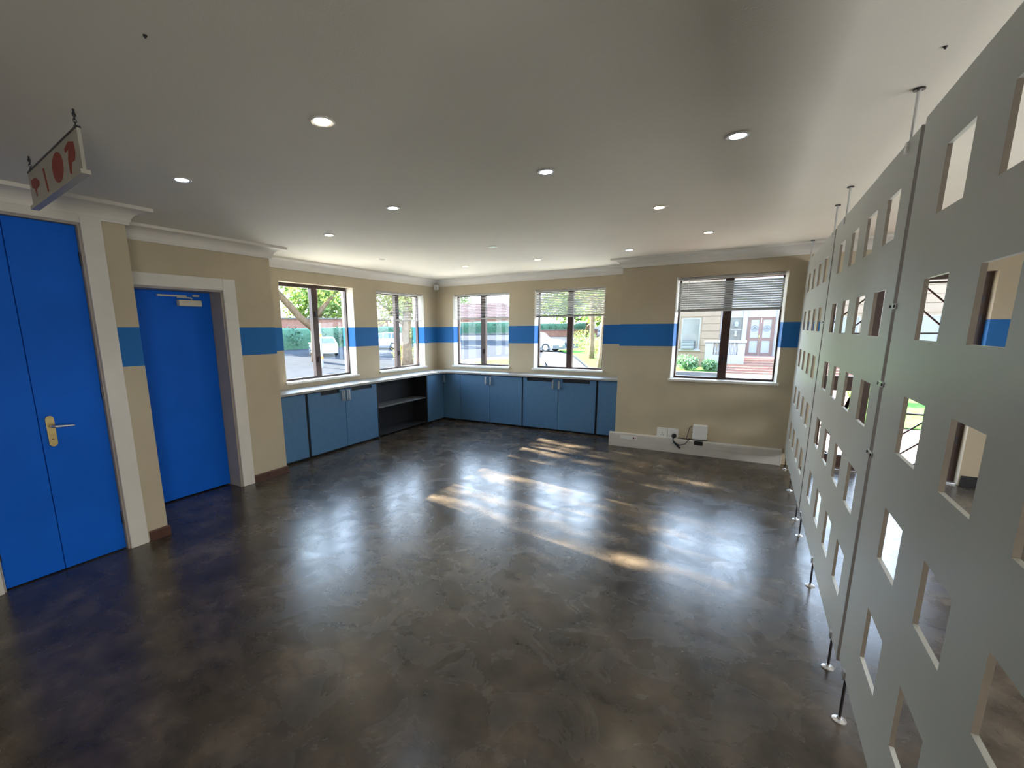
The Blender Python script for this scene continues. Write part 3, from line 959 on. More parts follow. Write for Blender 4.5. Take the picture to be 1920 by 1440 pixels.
for tt in (0.09, 0.88):
    q = A + uu * tt
    hk = MB().tube([(q.x, q.y, CEIL - 0.022), (q.x, q.y, CEIL)], 0.004, 8).build('ceiling_hook', M['hinge'], sg)
    n = 5
    for k in range(n):
        z = 2.390 + (CEIL - 0.014 - 2.390) * (k + 0.5) / n
        ring = []
        for j in range(13):
            a_ = 2 * math.pi * j / 12
            c_ = 0.0055 * math.cos(a_); s_ = 0.0085 * math.sin(a_)
            dv = uu if k % 2 else nn
            ring.append((q.x + dv.x * c_, q.y + dv.y * c_, z + s_))
        MB().tube(ring, 0.0014, 5, cap=False).build('chain_link', M['hinge'], hk)

# ------------------------------------------------------------------ downlights
lamps = [(-1.61, 1.478, 'hot', 'brightly lit warm recessed downlight nearest the camera'),
         (-2.869, 1.554, 'cool', 'bluish recessed downlight nearest the hanging sign'),
         (-2.278, 2.705, 'cool', 'bluish recessed downlight left of the ceiling centre, beyond the bright warm one'),
         (-1.064, 2.589, 'cool', 'bluish recessed downlight at the middle of the ceiling'),
         (-0.139, 2.615, 'cool', 'bluish recessed downlight nearest the screen, large in view'),
         (-3.388, 3.107, 'warm', 'warm recessed downlight above the second blue door side'),
         (-2.445, 4.515, 'off', 'unlit recessed downlight in the middle of the far ceiling'),
         (-0.665, 3.779, 'warm', 'warm recessed downlight between the central one and the screen'),
         (-0.436, 5.008, 'warm', 'warm recessed downlight farthest along beside the screen'),
         (-2.417, 5.66, 'warm', 'warm recessed downlight in front of the second back window'),
         (-3.505, 5.673, 'warm', 'warm recessed downlight closest to the far room corner'),
         (-1.273, 5.591, 'cool', 'dim white recessed downlight before the step in the back wall'),
         (-4.01, 4.51, 'off', 'unlit recessed downlight in front of the left wall windows')]
for (x, y, k, lab) in lamps:
    d = thing('downlight', lab, 'downlight', (x, y, CEIL), 'recessed ceiling downlights')
    MB().lathe([(0.034, -0.001), (0.050, -0.001), (0.052, -0.004), (0.046, -0.008), (0.036, -0.006), (0.034, -0.004)], (x, y, CEIL), 28).build('trim_ring', M['lampring'], d)
    MB().lathe([(0.033, -0.0062), (0.033, -0.003)], (x, y, CEIL), 24).build('lamp', M[{'hot': 'lamphot', 'warm': 'lampwarm', 'cool': 'lampcool', 'off': 'lampoff'}[k]], d)
    if k != 'off':
        l = bpy.data.lights.new('downlight_beam', 'SPOT')
        l.energy = {'hot': 14, 'warm': 5, 'cool': 4}[k]
        l.color = (1, 0.82, 0.58) if k != 'cool' else (0.75, 0.85, 1.0)
        l.spot_size = rad(110); l.spot_blend = 0.9; l.shadow_soft_size = 0.03
        lo = bpy.data.objects.new('downlight_beam', l); COL.objects.link(lo)
        lo.location = (x, y, CEIL - 0.02)

G = 'dark screw anchors left in the ceiling'
for (x, y, lab) in ((-1.604, 0.811, 'tiny dark ceiling anchor nearest the camera, left of centre'), (0.437, 2.19, 'tiny dark ceiling anchor above the nearest screen panel')):
    o = MB().lathe([(0.002, -0.008), (0.003, -0.006), (0.006, -0.002), (0.006, 0)], (0, 0, 0), 12).build('ceiling_anchor', M['hinge'])
    o.location = (x, y, CEIL)
    tag(o, lab, 'anchor', G)


# ------------------------------------------------------------------ outdoors: ground
def gz(x, y):
    return -0.7 + 0.03 * max(0.0, math.hypot(x, y) - 30)


b = bmesh.new()
radii = [5, 8, 12, 18, 24, 30, 36, 44, 54, 66, 80, 100, 130]
angs = [rad(a) for a in range(60, 221, 5)]
ring = [[b.verts.new((r * math.cos(a), r * math.sin(a), gz(r, 0))) for a in angs] for r in radii]
for i in range(len(radii) - 1):
    for j in range(len(angs) - 1):
        b.faces.new((ring[i][j], ring[i + 1][j], ring[i + 1][j + 1], ring[i][j + 1]))
s = MB(); s.b.free(); s.b = b
g = s.build('ground_asphalt', M['asphalt'])
struct(g)
# base of the room so that no light leaks under the floor
struct(box('foundation', M['facade'], None, -5.25, 3.55, -2.75, 7.2, -0.75, -0.12))


def drape(name, poly, m, up=0.03, thick=0.12):
    b = MB()
    top = [b.b.verts.new((x, y, gz(x, y) + up)) for x, y in poly]
    bot = [b.b.verts.new((x, y, gz(x, y) + up - thick)) for x, y in poly]
    b.b.faces.new(top); b.b.faces.new(bot[::-1])
    n = len(poly)
    for i in range(n):
        b.b.faces.new((top[i], top[(i + 1) % n], bot[(i + 1) % n], bot[i]))
    bmesh.ops.triangulate(b.b, faces=b.b.faces)
    return struct(b.build(name, m))


drape('path_pale', [(-15.4, 37.6), (-14.2, 37.2), (-11.5, 33.7), (-8.0, 26.0), (-6.6, 20.5), (-8.6, 20.5), (-9.9, 25.3), (-13.3, 32.2)], M['kerb'], 0.05)
drape('kerb_curved', [(-17.4, 26.8), (-17.2, 28.6), (-16.2, 30.4), (-14.4, 31.2), (-12.8, 31.4), (-10.3, 25.6), (-9.0, 20.5), (-12.5, 20.5)], M['kerb'], 0.06)
drape('ground_bounce', [(-5.3, -3.0), (-5.3, 7.4), (-1.4, 7.4), (-1.4, 14.0), (-6.0, 17.0), (-12.0, 13.0), (-16.0, 4.0), (-16.0, -3.0)], M['bounce'], 0.03)  # added below the sill line, out of view, to bounce sunlight onto the ceiling
drape('lawn_island', [(-15.4, 25.6), (-15.3, 27.6), (-14.4, 29.2), (-13.2, 29.9), (-10.5, 25.6), (-9.4, 20.8), (-12.0, 20.8)], M['lawn'], 0.11)
drape('lawn_garden', [(-14.2, 38.2), (-11.2, 33.9), (-7.7, 26.0), (-6.0, 19.5), (-4.2, 19.5), (-4.2, 28.9), (-5.0, 40.0), (-12.0, 46.0)], M['lawn'], 0.08)
drape('lawn_front', [(-4.0, 25.0), (-1.4, 25.0), (-1.4, 28.9), (-4.0, 28.9)], M['lawn'], 0.06)
drape('kerb_front', [(-4.2, 24.6), (-1.2, 24.6), (-1.2, 24.98), (-4.2, 24.98)], M['kerb'], 0.12)
drape('lawn_right', [(1.9, 13.4), (9.5, 13.4), (9.5, 27.0), (4.6, 27.0)], M['lawn'], 0.06)
drape('path_pink', [(-1.2, 6.6), (4.5, 6.6), (9.5, 13.3), (1.8, 13.3), (4.4, 27.2), (-1.0, 25.4), (-1.0, 18.0)], M['paving'], 0.04)


# ------------------------------------------------------------------ plants
def leaves(name, m, parent, blobs, n, size, rng):
    """blobs: (cx, cy, cz, rx, ry, rz); leaf blades scattered through them"""
    vs, fs = [], []
    vol = [a[3] * a[4] * a[5] for a in blobs]
    tot = sum(vol)
    for bl, v in zip(blobs, vol):
        for _ in range(int(n * v / tot)):
            d = Vector((rng.gauss(0, 1), rng.gauss(0, 1), rng.gauss(0, 1))).normalized() * (rng.random() ** 0.45)
            c = Vector((bl[0] + d.x * bl[3], bl[1] + d.y * bl[4], bl[2] + d.z * bl[5]))
            a = Vector((rng.gauss(0, 1), rng.gauss(0, 1), rng.gauss(0, 1))).normalized()
            e = a.orthogonal().normalized()
            e = (e + a.cross(e) * rng.uniform(-1, 1)).normalized()
            w_ = a.cross(e).normalized()
            sz = size * rng.uniform(0.6, 1.3)
            i = len(vs)
            vs += [c - e * sz, c + w_ * sz * 0.45, c + e * sz, c - w_ * sz * 0.45]
            fs.append((i, i + 1, i + 2, i + 3))
    off = Vector((0, 0, 0))
    p = parent
    while p is not None:
        off += p.location; p = p.parent
    me = bpy.data.meshes.new(name)
    me.from_pydata([tuple(v - off) for v in vs], [], fs)
    me.materials.append(m)
    o = bpy.data.objects.new(name, me); COL.objects.link(o)
    if parent:
        o.parent = parent
    o['kind'] = 'stuff'
    return o


def tree(label, x, y, trunk, branches, blobs, n, size, bark, leafm, seed, group=None):
    rng = random.Random(seed)
    z = gz(x, y)
    t = thing('tree', label, 'tree', (x, y, z), group)
    MB().tube([(x + a, y + b_, z + c) for a, b_, c, r in trunk], [q[3] for q in trunk], 12).build('trunk', M[bark], t, smooth=True)
    for br in branches:
        MB().tube([(x + a, y + b_, z + c) for a, b_, c, r in br], [q[3] for q in br], 9).build('branch', M[bark], t, smooth=True)
    leaves('foliage', M[leafm], t, [(x + q[0], y + q[1], z + q[2], q[3], q[4], q[5]) for q in blobs], n, size, rng)
    return t


# car-park tree seen through the first window
tree('leafy tree with a leaning branch, seen through the first left wall window', -25.98, 21.94,
     [(0, 0, -0.1, 0.36), (0.02, 0, 1.5, 0.28), (0.0, 0.05, 3.0, 0.25), (0.2, 0.1, 5.0, 0.20), (0.3, 0.1, 7.0, 0.12)],
     [[(-0.0, 0, 2.2, 0.22), (-0.35, -0.9, 3.1, 0.24), (-0.55, -2.2, 4.5, 0.22), (-0.9, -4.4, 6.2, 0.16)],
      [(0.02, 0.02, 3.0, 0.18), (0.4, 1.2, 4.3, 0.14), (0.6, 2.6, 5.8, 0.08)]],
     [(0, -2.5, 6.3, 2.2, 2.6, 1.8), (0.6, 2.0, 5.6, 2.0, 2.4, 1.7), (0, 0, 7.5, 2.5, 3.5, 1.8), (-1.2, -3.4, 4.2, 1.2, 1.5, 0.9)], 5200, 0.17, 'bark', 'leaf', 1)
# stout trunk and yellow leaves seen through the second window
tree('stout tan tree trunk with yellowish leaves, seen through the second left wall window', -18.28, 22.51,
     [(0, 0, -0.1, 0.42), (0, 0, 0.6, 0.33), (0.02, 0, 2.0, 0.29), (0.1, 0.1, 4.0, 0.26), (0.1, 0.2, 6.5, 0.16)],
     [[(0, 0, 2.4, 0.12), (-0.5, -0.6, 3.2, 0.09), (-1.0, -1.3, 4.0, 0.05)]],
     [(-0.3, -0.5, 5.0, 2.2, 2.2, 1.9), (-1.0, -1.0, 3.0, 0.9, 0.9, 0.6), (0.2, 0.1, 1.9, 0.45, 0.45, 0.5)], 3200, 0.13, 'bark', 'leafy', 2)
# slender trunks seen through window 4
tree('slender pale tree trunk in the garden, left one through the second back window', -9.37, 31.64,
     [(0, 0, -0.1, 0.22), (0.0, 0, 1.0, 0.17), (-0.05, 0, 3.0, 0.15), (-0.1, 0, 5.5, 0.10)],
     [[(0, 0, 3.2, 0.08), (0.7, 0.2, 4.3, 0.05)]], [(0, 0, 5.6, 1.9, 1.9, 1.8), (0.5, 0.8, 3.4, 1.3, 1.3, 0.9)], 2600, 0.13, 'bark', 'leafy', 3)
tree('slender pale tree trunk in the garden, right one through the second back window', -6.93, 25.06,
     [(0, 0, -0.1, 0.20), (0.05, 0, 1.0, 0.16), (0.12, 0, 3.0, 0.14), (0.2, 0, 5.5, 0.09)],
     [[(0.1, 0, 2.9, 0.07), (-0.5, 0.2, 4.2, 0.04)]], [(0, 0, 5.4, 1.8, 1.8, 1.7)], 2200, 0.12, 'bark', 'leaf', 4)
# shade trees close to the house, whose leaves break the sun into patches on the floor
tree('shade tree close to the left wall windows, whose leaves dapple the sun on the floor', -12.6, 6.9,
     [(0, 0, -0.1, 0.26), (0.05, 0, 2.0, 0.20), (0.0, 0.1, 4.0, 0.16), (0.1, 0.0, 6.5, 0.08)],
     [[(0, 0.1, 3.6, 0.1), (0.6, 1.2, 4.8, 0.06), (0.9, 2.0, 5.6, 0.03)], [(0, 0.1, 3.9, 0.09), (-0.3, -1.2, 5.3, 0.05)]],
     [(0.0, 1.1, 5.7, 1.7, 1.7, 1.15), (0.0, -1.2, 5.6, 1.7, 1.6, 1.1), (0, 0, 6.6, 1.7, 2.2, 1.1)], 3900, 0.115, 'bark', 'leaf', 5)

# background trees above the hedges
bt = [(-50, 31, 'broad leafy tree beyond the hedge, left in the first window'),
      (-49, 42.5, 'broad leafy tree beyond the hedge, right in the first window'),
      (-37.5, 49, 'broad leafy tree beyond the car park, seen through the second left wall window'),
      (-52, 78, 'broad leafy tree above the brick house, seen through the back window nearest the corner'),
      (-30.2, 84, 'broad leafy tree right of the brick house, seen through the back window nearest the corner'),
      (-19, 62, 'broad leafy tree behind the slender garden trunks'),
      (-12, 52, 'bushy leafy tree at the back of the garden')]
for i, (x, y, lab) in enumerate(bt):
    h_ = 1.0 if i < 5 else 0.8
    tree(lab, x, y, [(0, 0, -0.1, 0.35), (0, 0, 2.2, 0.28), (0.2, 0, 5 * h_, 0.2), (0.2, 0, 8 * h_, 0.1)], [],
         [(0, 0, 5.6 * h_, 4.5, 4.5, 3.2 * h_), (2.2, 1.0, 4.2 * h_, 3.0, 3.0, 2.0 * h_), (-2.2, -1.0, 4.2 * h_, 3.0, 3.0, 2.0 * h_), (0, 0, 8 * h_, 3.5, 3.5, 2.5 * h_)],
         3800, 0.34, 'bark', 'leaf', 20 + i, 'background trees')


def hedge(label, p, q, zt, th=1.2, n=1500):
    p, q = Vector(p), Vector(q)
    L = (q - p).length
    mid = (p + q) / 2
    z = gz(mid.x, mid.y)
    t = thing('hedge', label, 'hedge', (mid.x, mid.y, z), 'clipped hedges round the car park')
    d = (q - p).normalized(); nrm = Vector((-d.y, d.x))
    b = MB()
    k = max(6, int(L / 1.2))
    rows = []
    rng = random.Random(int(L * 100))
    for i in range(k + 1):
        c = p + d * (L * i / k)
        zz = gz(c.x, c.y)
        row = []
        for (o_, h_) in ((-th / 2, -0.1), (-th / 2 * 1.02, zt * 0.5), (-th / 2 * 0.9, zt * 0.92), (0, zt), (th / 2 * 0.9, zt * 0.92), (th / 2, -0.1)):
            jx = rng.uniform(-0.06, 0.06)
            row.append(b.b.verts.new((c.x + nrm.x * (o_ + jx), c.y + nrm.y * (o_ + jx), zz + h_ + rng.uniform(-0.05, 0.05))))
        rows.append(row)
    for i in range(k):
        for j in range(5):
            b.b.faces.new((rows[i][j], rows[i][j + 1], rows[i + 1][j + 1], rows[i + 1][j]))
    b.b.faces.new(rows[0]); b.b.faces.new(rows[-1][::-1])
    b.build('hedge_body', M['hedgecore'], t, smooth=True)
    bl = []
    m = max(4, int(L / 2))
    for i in range(m):
        c = p + d * (L * (i + .5) / m)
        bl.append((c.x, c.y, gz(c.x, c.y) + zt * 0.55, L / m * 0.75, th * 0.62, zt * 0.52))
    leaves('hedge_leaves', M['hedge'], t, bl, n, 0.16, rng)
    return t


hedge('clipped dark green hedge behind the white hatchback', (-38.6, 25.4), (-35.6, 37.0), 2.0)
hedge('clipped hedge behind the car seen through the second left wall window', (-37.0, 39.5), (-29.0, 44.0), 1.9)
hedge('long dark green hedge across the road, seen through the back window nearest the corner', (-43.5, 62.0), (-29.5, 70.0), 1.95, n=2200)
hedge('short hedge above the low brick wall, seen through the second back window', (-29.0, 66.0), (-21.0, 67.5), 1.75)

wl = thing('garden_wall', 'pinkish brick wall behind the hedge, seen through the first window', 'wall', (-44.0, 38.0, 0.1))
b = MB().prism([(-46.5, 28.2), (-46.1, 28.0), (-40.8, 46.6), (-41.2, 46.8)], -0.3, 2.9, 2)
b.build('wall_face', M['brick'], wl)
MB().prism([(-46.6, 28.1), (-45.9, 27.9), (-40.6, 46.6), (-41.3, 46.9)], 2.9, 3.02, 2).build('coping', M['kerb'], wl)
wl = thing('garden_wall', 'low pinkish brick wall along the garden, seen through the second back window', 'wall', (-24.0, 62.5, 0.4))
MB().prism([(-29.5, 61.0), (-29.4, 60.6), (-18.0, 63.0), (-18.1, 63.4)], 0.2, 1.25, 2).build('wall_face', M['brick'], wl)
MB().prism([(-29.6, 61.1), (-29.5, 60.5), (-17.9, 62.9), (-18.0, 63.5)], 1.25, 1.36, 2).build('coping', M['kerb'], wl)
ho = thing('house', 'distant brick house with terracotta roof, through the back window nearest the corner', 'house', (-44, 78, 1.0))
MB().prism([(-52.0, 74.5), (-50.0, 70.6), (-36.4, 77.6), (-38.4, 81.5)], 0.8, 3.6, 2).build('house_wall', M['brick'], ho)
b = MB()
pp = [(-52.6, 74.4), (-50.1, 69.8), (-35.8, 77.3), (-38.3, 81.9)]
v = [b.b.verts.new((x, y, 3.6)) for x, y in pp]
r1 = b.b.verts.new((-48.6, 73.6, 6.2)); r2 = b.b.verts.new((-39.8, 78.2, 6.2))
b.b.faces.new((v[0], v[1], r1)); b.b.faces.new((v[1], v[2], r2, r1)); b.b.faces.new((v[2], v[3], r2)); b.b.faces.new((v[3], v[0], r1, r2)); b.b.faces.new(v[::-1])
b.build('roof', M['roof'], ho)
dd = Vector((13.6, 7.0, 0)).normalized(); nb = Vector((dd.y, -dd.x, 0))
for k in range(3):
    c = Vector((-50.0, 70.6, 0)) + dd * (2.5 + 4.5 * k)
    q = [c + nb * 0.03, c + dd * 1.3 + nb * 0.03, c + dd * 1.3 - nb * 0.05, c - nb * 0.05]
    MB().prism([(a_.x, a_.y) for a_ in q], 1.8, 3.0, 2).build('window', M['paneglass'], ho)

# white kerb stones along the road in front of the long hedge
G = 'pale kerb stones along the far road'
ORD = 'first second third fourth fifth sixth seventh eighth ninth tenth eleventh twelfth'.split()
pa, pb = Vector((-41.8, 60.6)), Vector((-30.3, 67.4))
dv = (pb - pa).normalized()
for k in range(12):
    c = pa + dv * (1.15 * k)
    o = MB().box(-0.5, 0.5, -0.15, 0.15, 0, 0.28, 0.03).build('kerb_stone', M['kerb'])
    o.location = (c.x, c.y, gz(c.x, c.y)); o.rotation_euler = (0, 0, math.atan2(dv.y, dv.x))
    tag(o, ORD[k] + ' pale kerb stone from the left below the hedge across the road', 'kerb stone', G)


def sign_post(label, x, y, h, col, bands):
    z = gz(x, y)
    t = thing('marker_post', label, 'post', (x, y, z))
    MB().tube([(x, y, z), (x, y, z + h)], 0.07, 12).build('pole', M[col], t)
    for zz in bands:
        MB().tube([(x, y, z + zz), (x, y, z + zz + 0.16)], 0.078, 12).build('orange_band', M['orange'], t)
    MB().lathe([(0.09, 0), (0.09, 0.03), (0.03, 0.08)], (x, y, z + h), 12).build('cap', M[col], t)
    return t


sign_post('white marker post with orange bands in front of the white hatchback', -22.70, 19.62, 2.65, 'white', (0.55, 1.9))


# ------------------------------------------------------------------ cars
def car(label, x, y, heading, L, Wd, Ht, st, paint, lower, front_vis):
    z = gz(x, y)
    t = thing('car', label, 'car', (0, 0, 0))
    stn = st
    b = MB()
    rows = []

    def sec(s_):
        xx, zb, zbelt, zr, wl_, wr_ = s_
        xx *= L / 2; zb *= Ht; zbelt *= Ht; zr *= Ht; wl_ *= Wd / 2; wr_ *= Wd / 2
        zm = zb + (zbelt - zb) * 0.55
        return [(xx, -wl_ * .93, zb), (xx, -wl_, zm), (xx, -wl_ * .97, zbelt), (xx, -wr_, zr * .985 + zbelt * .015), (xx, -wr_ * .6, zr), (xx, wr_ * .6, zr), (xx, wr_, zr * .985 + zbelt * .015), (xx, wl_ * .97, zbelt), (xx, wl_, zm), (xx, wl_ * .93, zb)]
    S = [sec(q) for q in stn]
    for q in S:
        rows.append([b.b.verts.new(v) for v in q])
    for i in range(len(rows) - 1):
        for j in range(10):
            k = (j + 1) % 10
            b.b.faces.new((rows[i][j], rows[i][k], rows[i + 1][k], rows[i + 1][j]))
    b.b.faces.new(rows[0]); b.b.faces.new(rows[-1][::-1])
    b.build('car_body', M[paint], t, smooth=False, bevel=0.02)

    def quad(name, a, b_, c, d, m, inset=0.12, out=0.012):
        P = [Vector(p) for p in (a, b_, c, d)]
        cen = sum(P, Vector()) / 4
        n = (P[1] - P[0]).cross(P[3] - P[0]).normalized()
        if n.dot(cen - Vector((0, 0, Ht * 0.5))) < 0:
            n = -n
        P = [p + (cen - p) * inset for p in P]
        bb = MB()
        lo_ = [bb.b.verts.new(p - n * 0.02) for p in P]; hi_ = [bb.b.verts.new(p + n * out) for p in P]
        bb.b.faces.new(lo_[::-1]); bb.b.faces.new(hi_)
        for i in range(4):
            bb.b.faces.new((lo_[i], lo_[(i + 1) % 4], hi_[(i + 1) % 4], hi_[i]))
        return bb.build(name, m, t)
    gi = [i for i, q in enumerate(stn) if q[3] - q[2] > 0.2]     # stations with a cabin
    for i in gi[:-1]:
        for (j, k) in ((2, 3), (7, 6)):
            quad('side_window', S[i][j], S[i + 1][j], S[i + 1][k], S[i][k], M['carglass'])
    i = gi[0] - 1
    quad('rear_window', S[i][3], S[i + 1][3], S[i + 1][6], S[i][6], M['carglass'], 0.10)
    i = gi[-1]
    quad('windscreen', S[i][3], S[i + 1][3], S[i + 1][6], S[i][6], M['carglass'], 0.10)
    # bumpers, plate, lamps
    for (sx, nm) in ((-1, 'rear_bumper'), (1, 'front_bumper')):
        xx = sx * L / 2
        MB().box(min(xx, xx - sx * 0.22), max(xx + sx * 0.05, xx + sx * 0.05 - sx * 0.27), -Wd * .46, Wd * .46, Ht * .14, Ht * .34, 0.03).build(nm, M[lower], t)
        MB().box(xx + sx * 0.045 - 0.01, xx + sx * 0.055 + 0.01, -0.26, 0.26, Ht * .24, Ht * .31).build('number_plate', M['plastic'], t)
        for sy in (-1, 1):
            MB().box(xx - 0.14 if sx > 0 else xx + 0.02, xx - 0.02 if sx > 0 else xx + 0.14, min(sy * Wd * .30, sy * Wd * .455), max(sy * Wd * .30, sy * Wd * .455), Ht * .42, Ht * .54, 0.02).build('head_lamp' if sx > 0 else 'tail_lamp', M['head'] if sx > 0 else M['tail'], t)
    for sy in (-1, 1):
        MB().box(-L * .40, L * .40, min(sy * Wd * .47, sy * Wd * .495), max(sy * Wd * .47, sy * Wd * .495), Ht * .13, Ht * .22, 0.01).build('sill_trim', M[lower], t)
        MB().box(L * .12, L * .17, min(sy * Wd * .49, sy * Wd * .58), max(sy * Wd * .49, sy * Wd * .58), Ht * .60, Ht * .68, 0.02).build('door_mirror', M[paint], t)
        for sx in (-0.60, 0.62):
            cx_, cy_, rr = sx * L / 2, sy * Wd * .44, Ht * .215
            MB().tube([(cx_, cy_ - 0.13, rr), (cx_, cy_ + 0.11 * sy + 0.0, rr), (cx_, cy_ + 0.13 * sy, rr)][0:2] if False else [(cx_, cy_ - 0.10, rr), (cx_, cy_ + 0.10, rr)], rr, 20).build('wheel', M['tyre'], t)
            wv = t.children[-1]
            MB().tube([(cx_, cy_ + sy * 0.09, rr), (cx_, cy_ + sy * 0.108, rr)], rr * 0.62, 16).build('rim', M['steel'], wv)
    t.location = (x, y, z)
    t.rotation_euler = (0, 0, heading)
    return t


HATCH = [(-1.0, .30, .50, .53, .84, .74), (-.97, .17, .62, .66, .96, .76), (-.80, .15, .64, .94, 1.0, .72), (-.50, .14, .64, 1.0, 1.0, .72), (-.10, .14, .63, 1.0, 1.0, .72),
         (.22, .14, .62, .93, 1.0, .70), (.52, .14, .61, .655, .99, .74), (.86, .15, .54, .57, .95, .72), (1.0, .28, .40, .43, .80, .64)]
SUV = [(-1.0, .30, .55, .58, .88, .80), (-.97, .17, .62, .66, .96, .78), (-.90, .16, .64, .96, 1.0, .76), (-.50, .15, .64, 1.0, 1.0, .76), (-.05, .15, .63, .99, 1.0, .74),
       (.22, .15, .62, .93, 1.0, .72), (.42, .15, .61, .65, .99, .78), (.88, .16, .57, .60, .95, .78), (1.0, .28, .42, .45, .84, .70)]
car('white hatchback parked by the hedge, rear towards the first window', -29.9, 26.0, rad(150), 3.9, 1.72, 1.50, HATCH, 'carwhite', 'carwhite', False)
car('white car seen through the second left wall window beside the stout trunk', -30.3, 33.9, rad(200), 4.2, 1.75, 1.55, HATCH, 'carwhite', 'cargrey', True)
car('white car with grey lower trim entering the second back window from the left', -15.9, 37.3, rad(-8), 4.6, 1.85, 1.66, SUV, 'carwhite', 'cargrey', True)

# ------------------------------------------------------------------ building opposite
FY = 29.0
B = thing('building', 'cream rendered building with white entrance and double doors, opposite', 'building', (1.5, FY, -0.7))
ops = [(-3.47, -2.51, 0.31, 2.06), (3.35, 4.35, 0.35, 2.0), (6.2, 7.2, 0.35, 2.0)]
us = cuts(-4.6, 11.5, -1.55, 1.6, *[v for o in ops for v in o[:2]])
vs = cuts(-0.7, 5.0, *[v for o in ops for v in o[2:]])
f = lambda u, v: not any(o[0] < u < o[1] and o[2] < v < o[3] for o in ops) and not (-1.55 < u < 1.6)
MB().sheet(1, FY, FY + 0.3, us, vs, f).build('facade_wall', M['facade'], B)
# raised courses of the rendered wall
for k in range(14):
    z0 = -0.66 + 0.40 * k
    z1 = z0 + 0.375
    for (ua, ub) in ((-4.6, -1.56), (1.61, 11.5)):
        segs = [(ua, ub)]
        for o in ops:
            if o[2] < z1 and o[3] > z0:
                ns = []
                for (p, q) in segs:
                    if o[1] + .08 <= p or o[0] - .08 >= q:
                        ns.append((p, q))
                    else:
                        if o[0] - .08 > p:
                            ns.append((p, o[0] - .08))
                        if o[1] + .08 < q:
                            ns.append((o[1] + .08, q))
                segs = ns
        for (p, q) in segs:
            box('course', M['facade'], B, p, q, FY - 0.035, FY, z0, z1)
for o in ops:
    fr = MB()
    a_, b_, c_, d_ = o
    fr.box(a_, b_, FY + 0.02, FY + 0.08, d_ - 0.06, d_); fr.box(a_, b_, FY + 0.02, FY + 0.08, c_, c_ + 0.06)
    fr.box(a_, a_ + 0.06, FY + 0.02, FY + 0.08, c_ + .06, d_ - .06); fr.box(b_ - 0.06, b_, FY + 0.02, FY + 0.08, c_ + .06, d_ - .06)
    wn = fr.build('window', M['frost'], B)
    box('window_pane', M['paneglass'], wn, a_ + .06, b_ - .06, FY + 0.05, FY + 0.07, c_ + .06, d_ - .06)
    box('window_ledge', M['white'], wn, a_ - .08, b_ + .08, FY - 0.10, FY + 0.05, c_ - 0.09, c_)
ac = box('air_conditioner', M['etched'], B, -3.40, -2.74, FY - 0.28, FY + 0.01, 0.34, 0.80, 0.01)
for k in range(5):
    box('grille_slat', M['frost'], ac, -3.37, -2.77, FY - 0.295, FY - 0.28, 0.385 + 0.085 * k, 0.42 + 0.085 * k)
# white entrance part with its own window and the double door
FW = FY + 0.25
ops2 = [(-1.07, -0.515, 0.84, 2.04), (-0.28, 0.97, 0.0, 2.05)]
us = cuts(-1.55, 1.6, *[v for o in ops2 for v in o[:2]]); vs = cuts(-0.7, 5.0, *[v for o in ops2 for v in o[2:]])
f = lambda u, v: not any(o[0] < u < o[1] and o[2] < v < o[3] for o in ops2)
MB().sheet(1, FW, FW + 0.3, us, vs, f).build('entrance_wall', M['white'], B)
box('pilaster', M['white'], B, -0.50, -0.30, FW - 0.06, FW, -0.1, 5.0)
box('pilaster', M['white'], B, 1.02, 1.25, FW - 0.06, FW, -0.1, 5.0)
wn = box('window', M['paneglass'], B, -1.07, -0.515, FW + 0.05, FW + 0.10, 0.84, 2.04)
box('window_bar', M['white'], wn, -1.05, -0.53, FW + 0.03, FW + 0.05, 1.38, 1.42)
MB().lathe([(0.02, 0), (0.11, 0.04), (0.13, 0.2), (0.09, 0.3), (0.02, 0.33)], (-0.80, FW + 0.035, 1.52), 14).build('lantern', M['frost'], wn)
MB().lathe([(0.03, 0), (0.08, 0.02), (0.06, 0.15), (0.09, 0.30), (0.09, 0.32)], (-0.80, FW + 0.03, 1.02), 14).build('vase', M['white'], wn)
box('door_frame', M['brown'], B, -0.28, -0.20, FW + 0.02, FW + 0.12, 0, 2.05)
box('door_frame', M['brown'], B, 0.89, 0.97, FW + 0.02, FW + 0.12, 0, 2.05)
box('door_frame', M['brown'], B, -0.20, 0.89, FW + 0.02, FW + 0.12, 1.98, 2.05)
for (a_, b_) in ((-0.20, 0.340), (0.350, 0.89)):
    c_ = (a_ + b_) / 2
    dl = MB().sheet(1, FW + 0.04, FW + 0.09, cuts(a_, a_ + .09, b_ - .09, b_), cuts(0, .16, .80, .96, 1.90, 1.98),
                    lambda u, v, a_=a_, b_=b_: not (a_ + .09 < u < b_ - .09 and (.16 < v < .80 or .96 < v < 1.90))).build('entrance_door', M['brown'], B)
    box('door_pane', M['frost'], dl, a_ + .09, b_ - .09, FW + 0.055, FW + 0.075, .16, .80)
    box('door_pane', M['frost'], dl, a_ + .09, b_ - .09, FW + 0.055, FW + 0.075, .96, 1.90)
    em = MB()
    zc_ = 1.45
    for (r_, th_) in ((0.155, 0.010), (0.105, 0.010)):
        pts = [(c_ + r_ * math.cos(2 * math.pi * k / 24), FW + 0.052, zc_ + r_ * math.sin(2 * math.pi * k / 24)) for k in range(25)]
        em.tube(pts, th_, 5, cap=False)
    for k in range(3):
        an = math.pi / 2 + 2 * math.pi * k / 3
        px, pz = c_ + 0.045 * math.cos(an), zc_ + 0.045 * math.sin(an)
        em.tube([(px, FW + 0.056, pz), (px, FW + 0.048, pz)], 0.036, 10)
    em.build('etched_emblem', M['etched'], dl)
MB().tube([(0.30, FW + 0.0, 0.98), (0.30, FW + 0.0, 1.10)], 0.015, 8).build('door_pull', M['brass'], B)
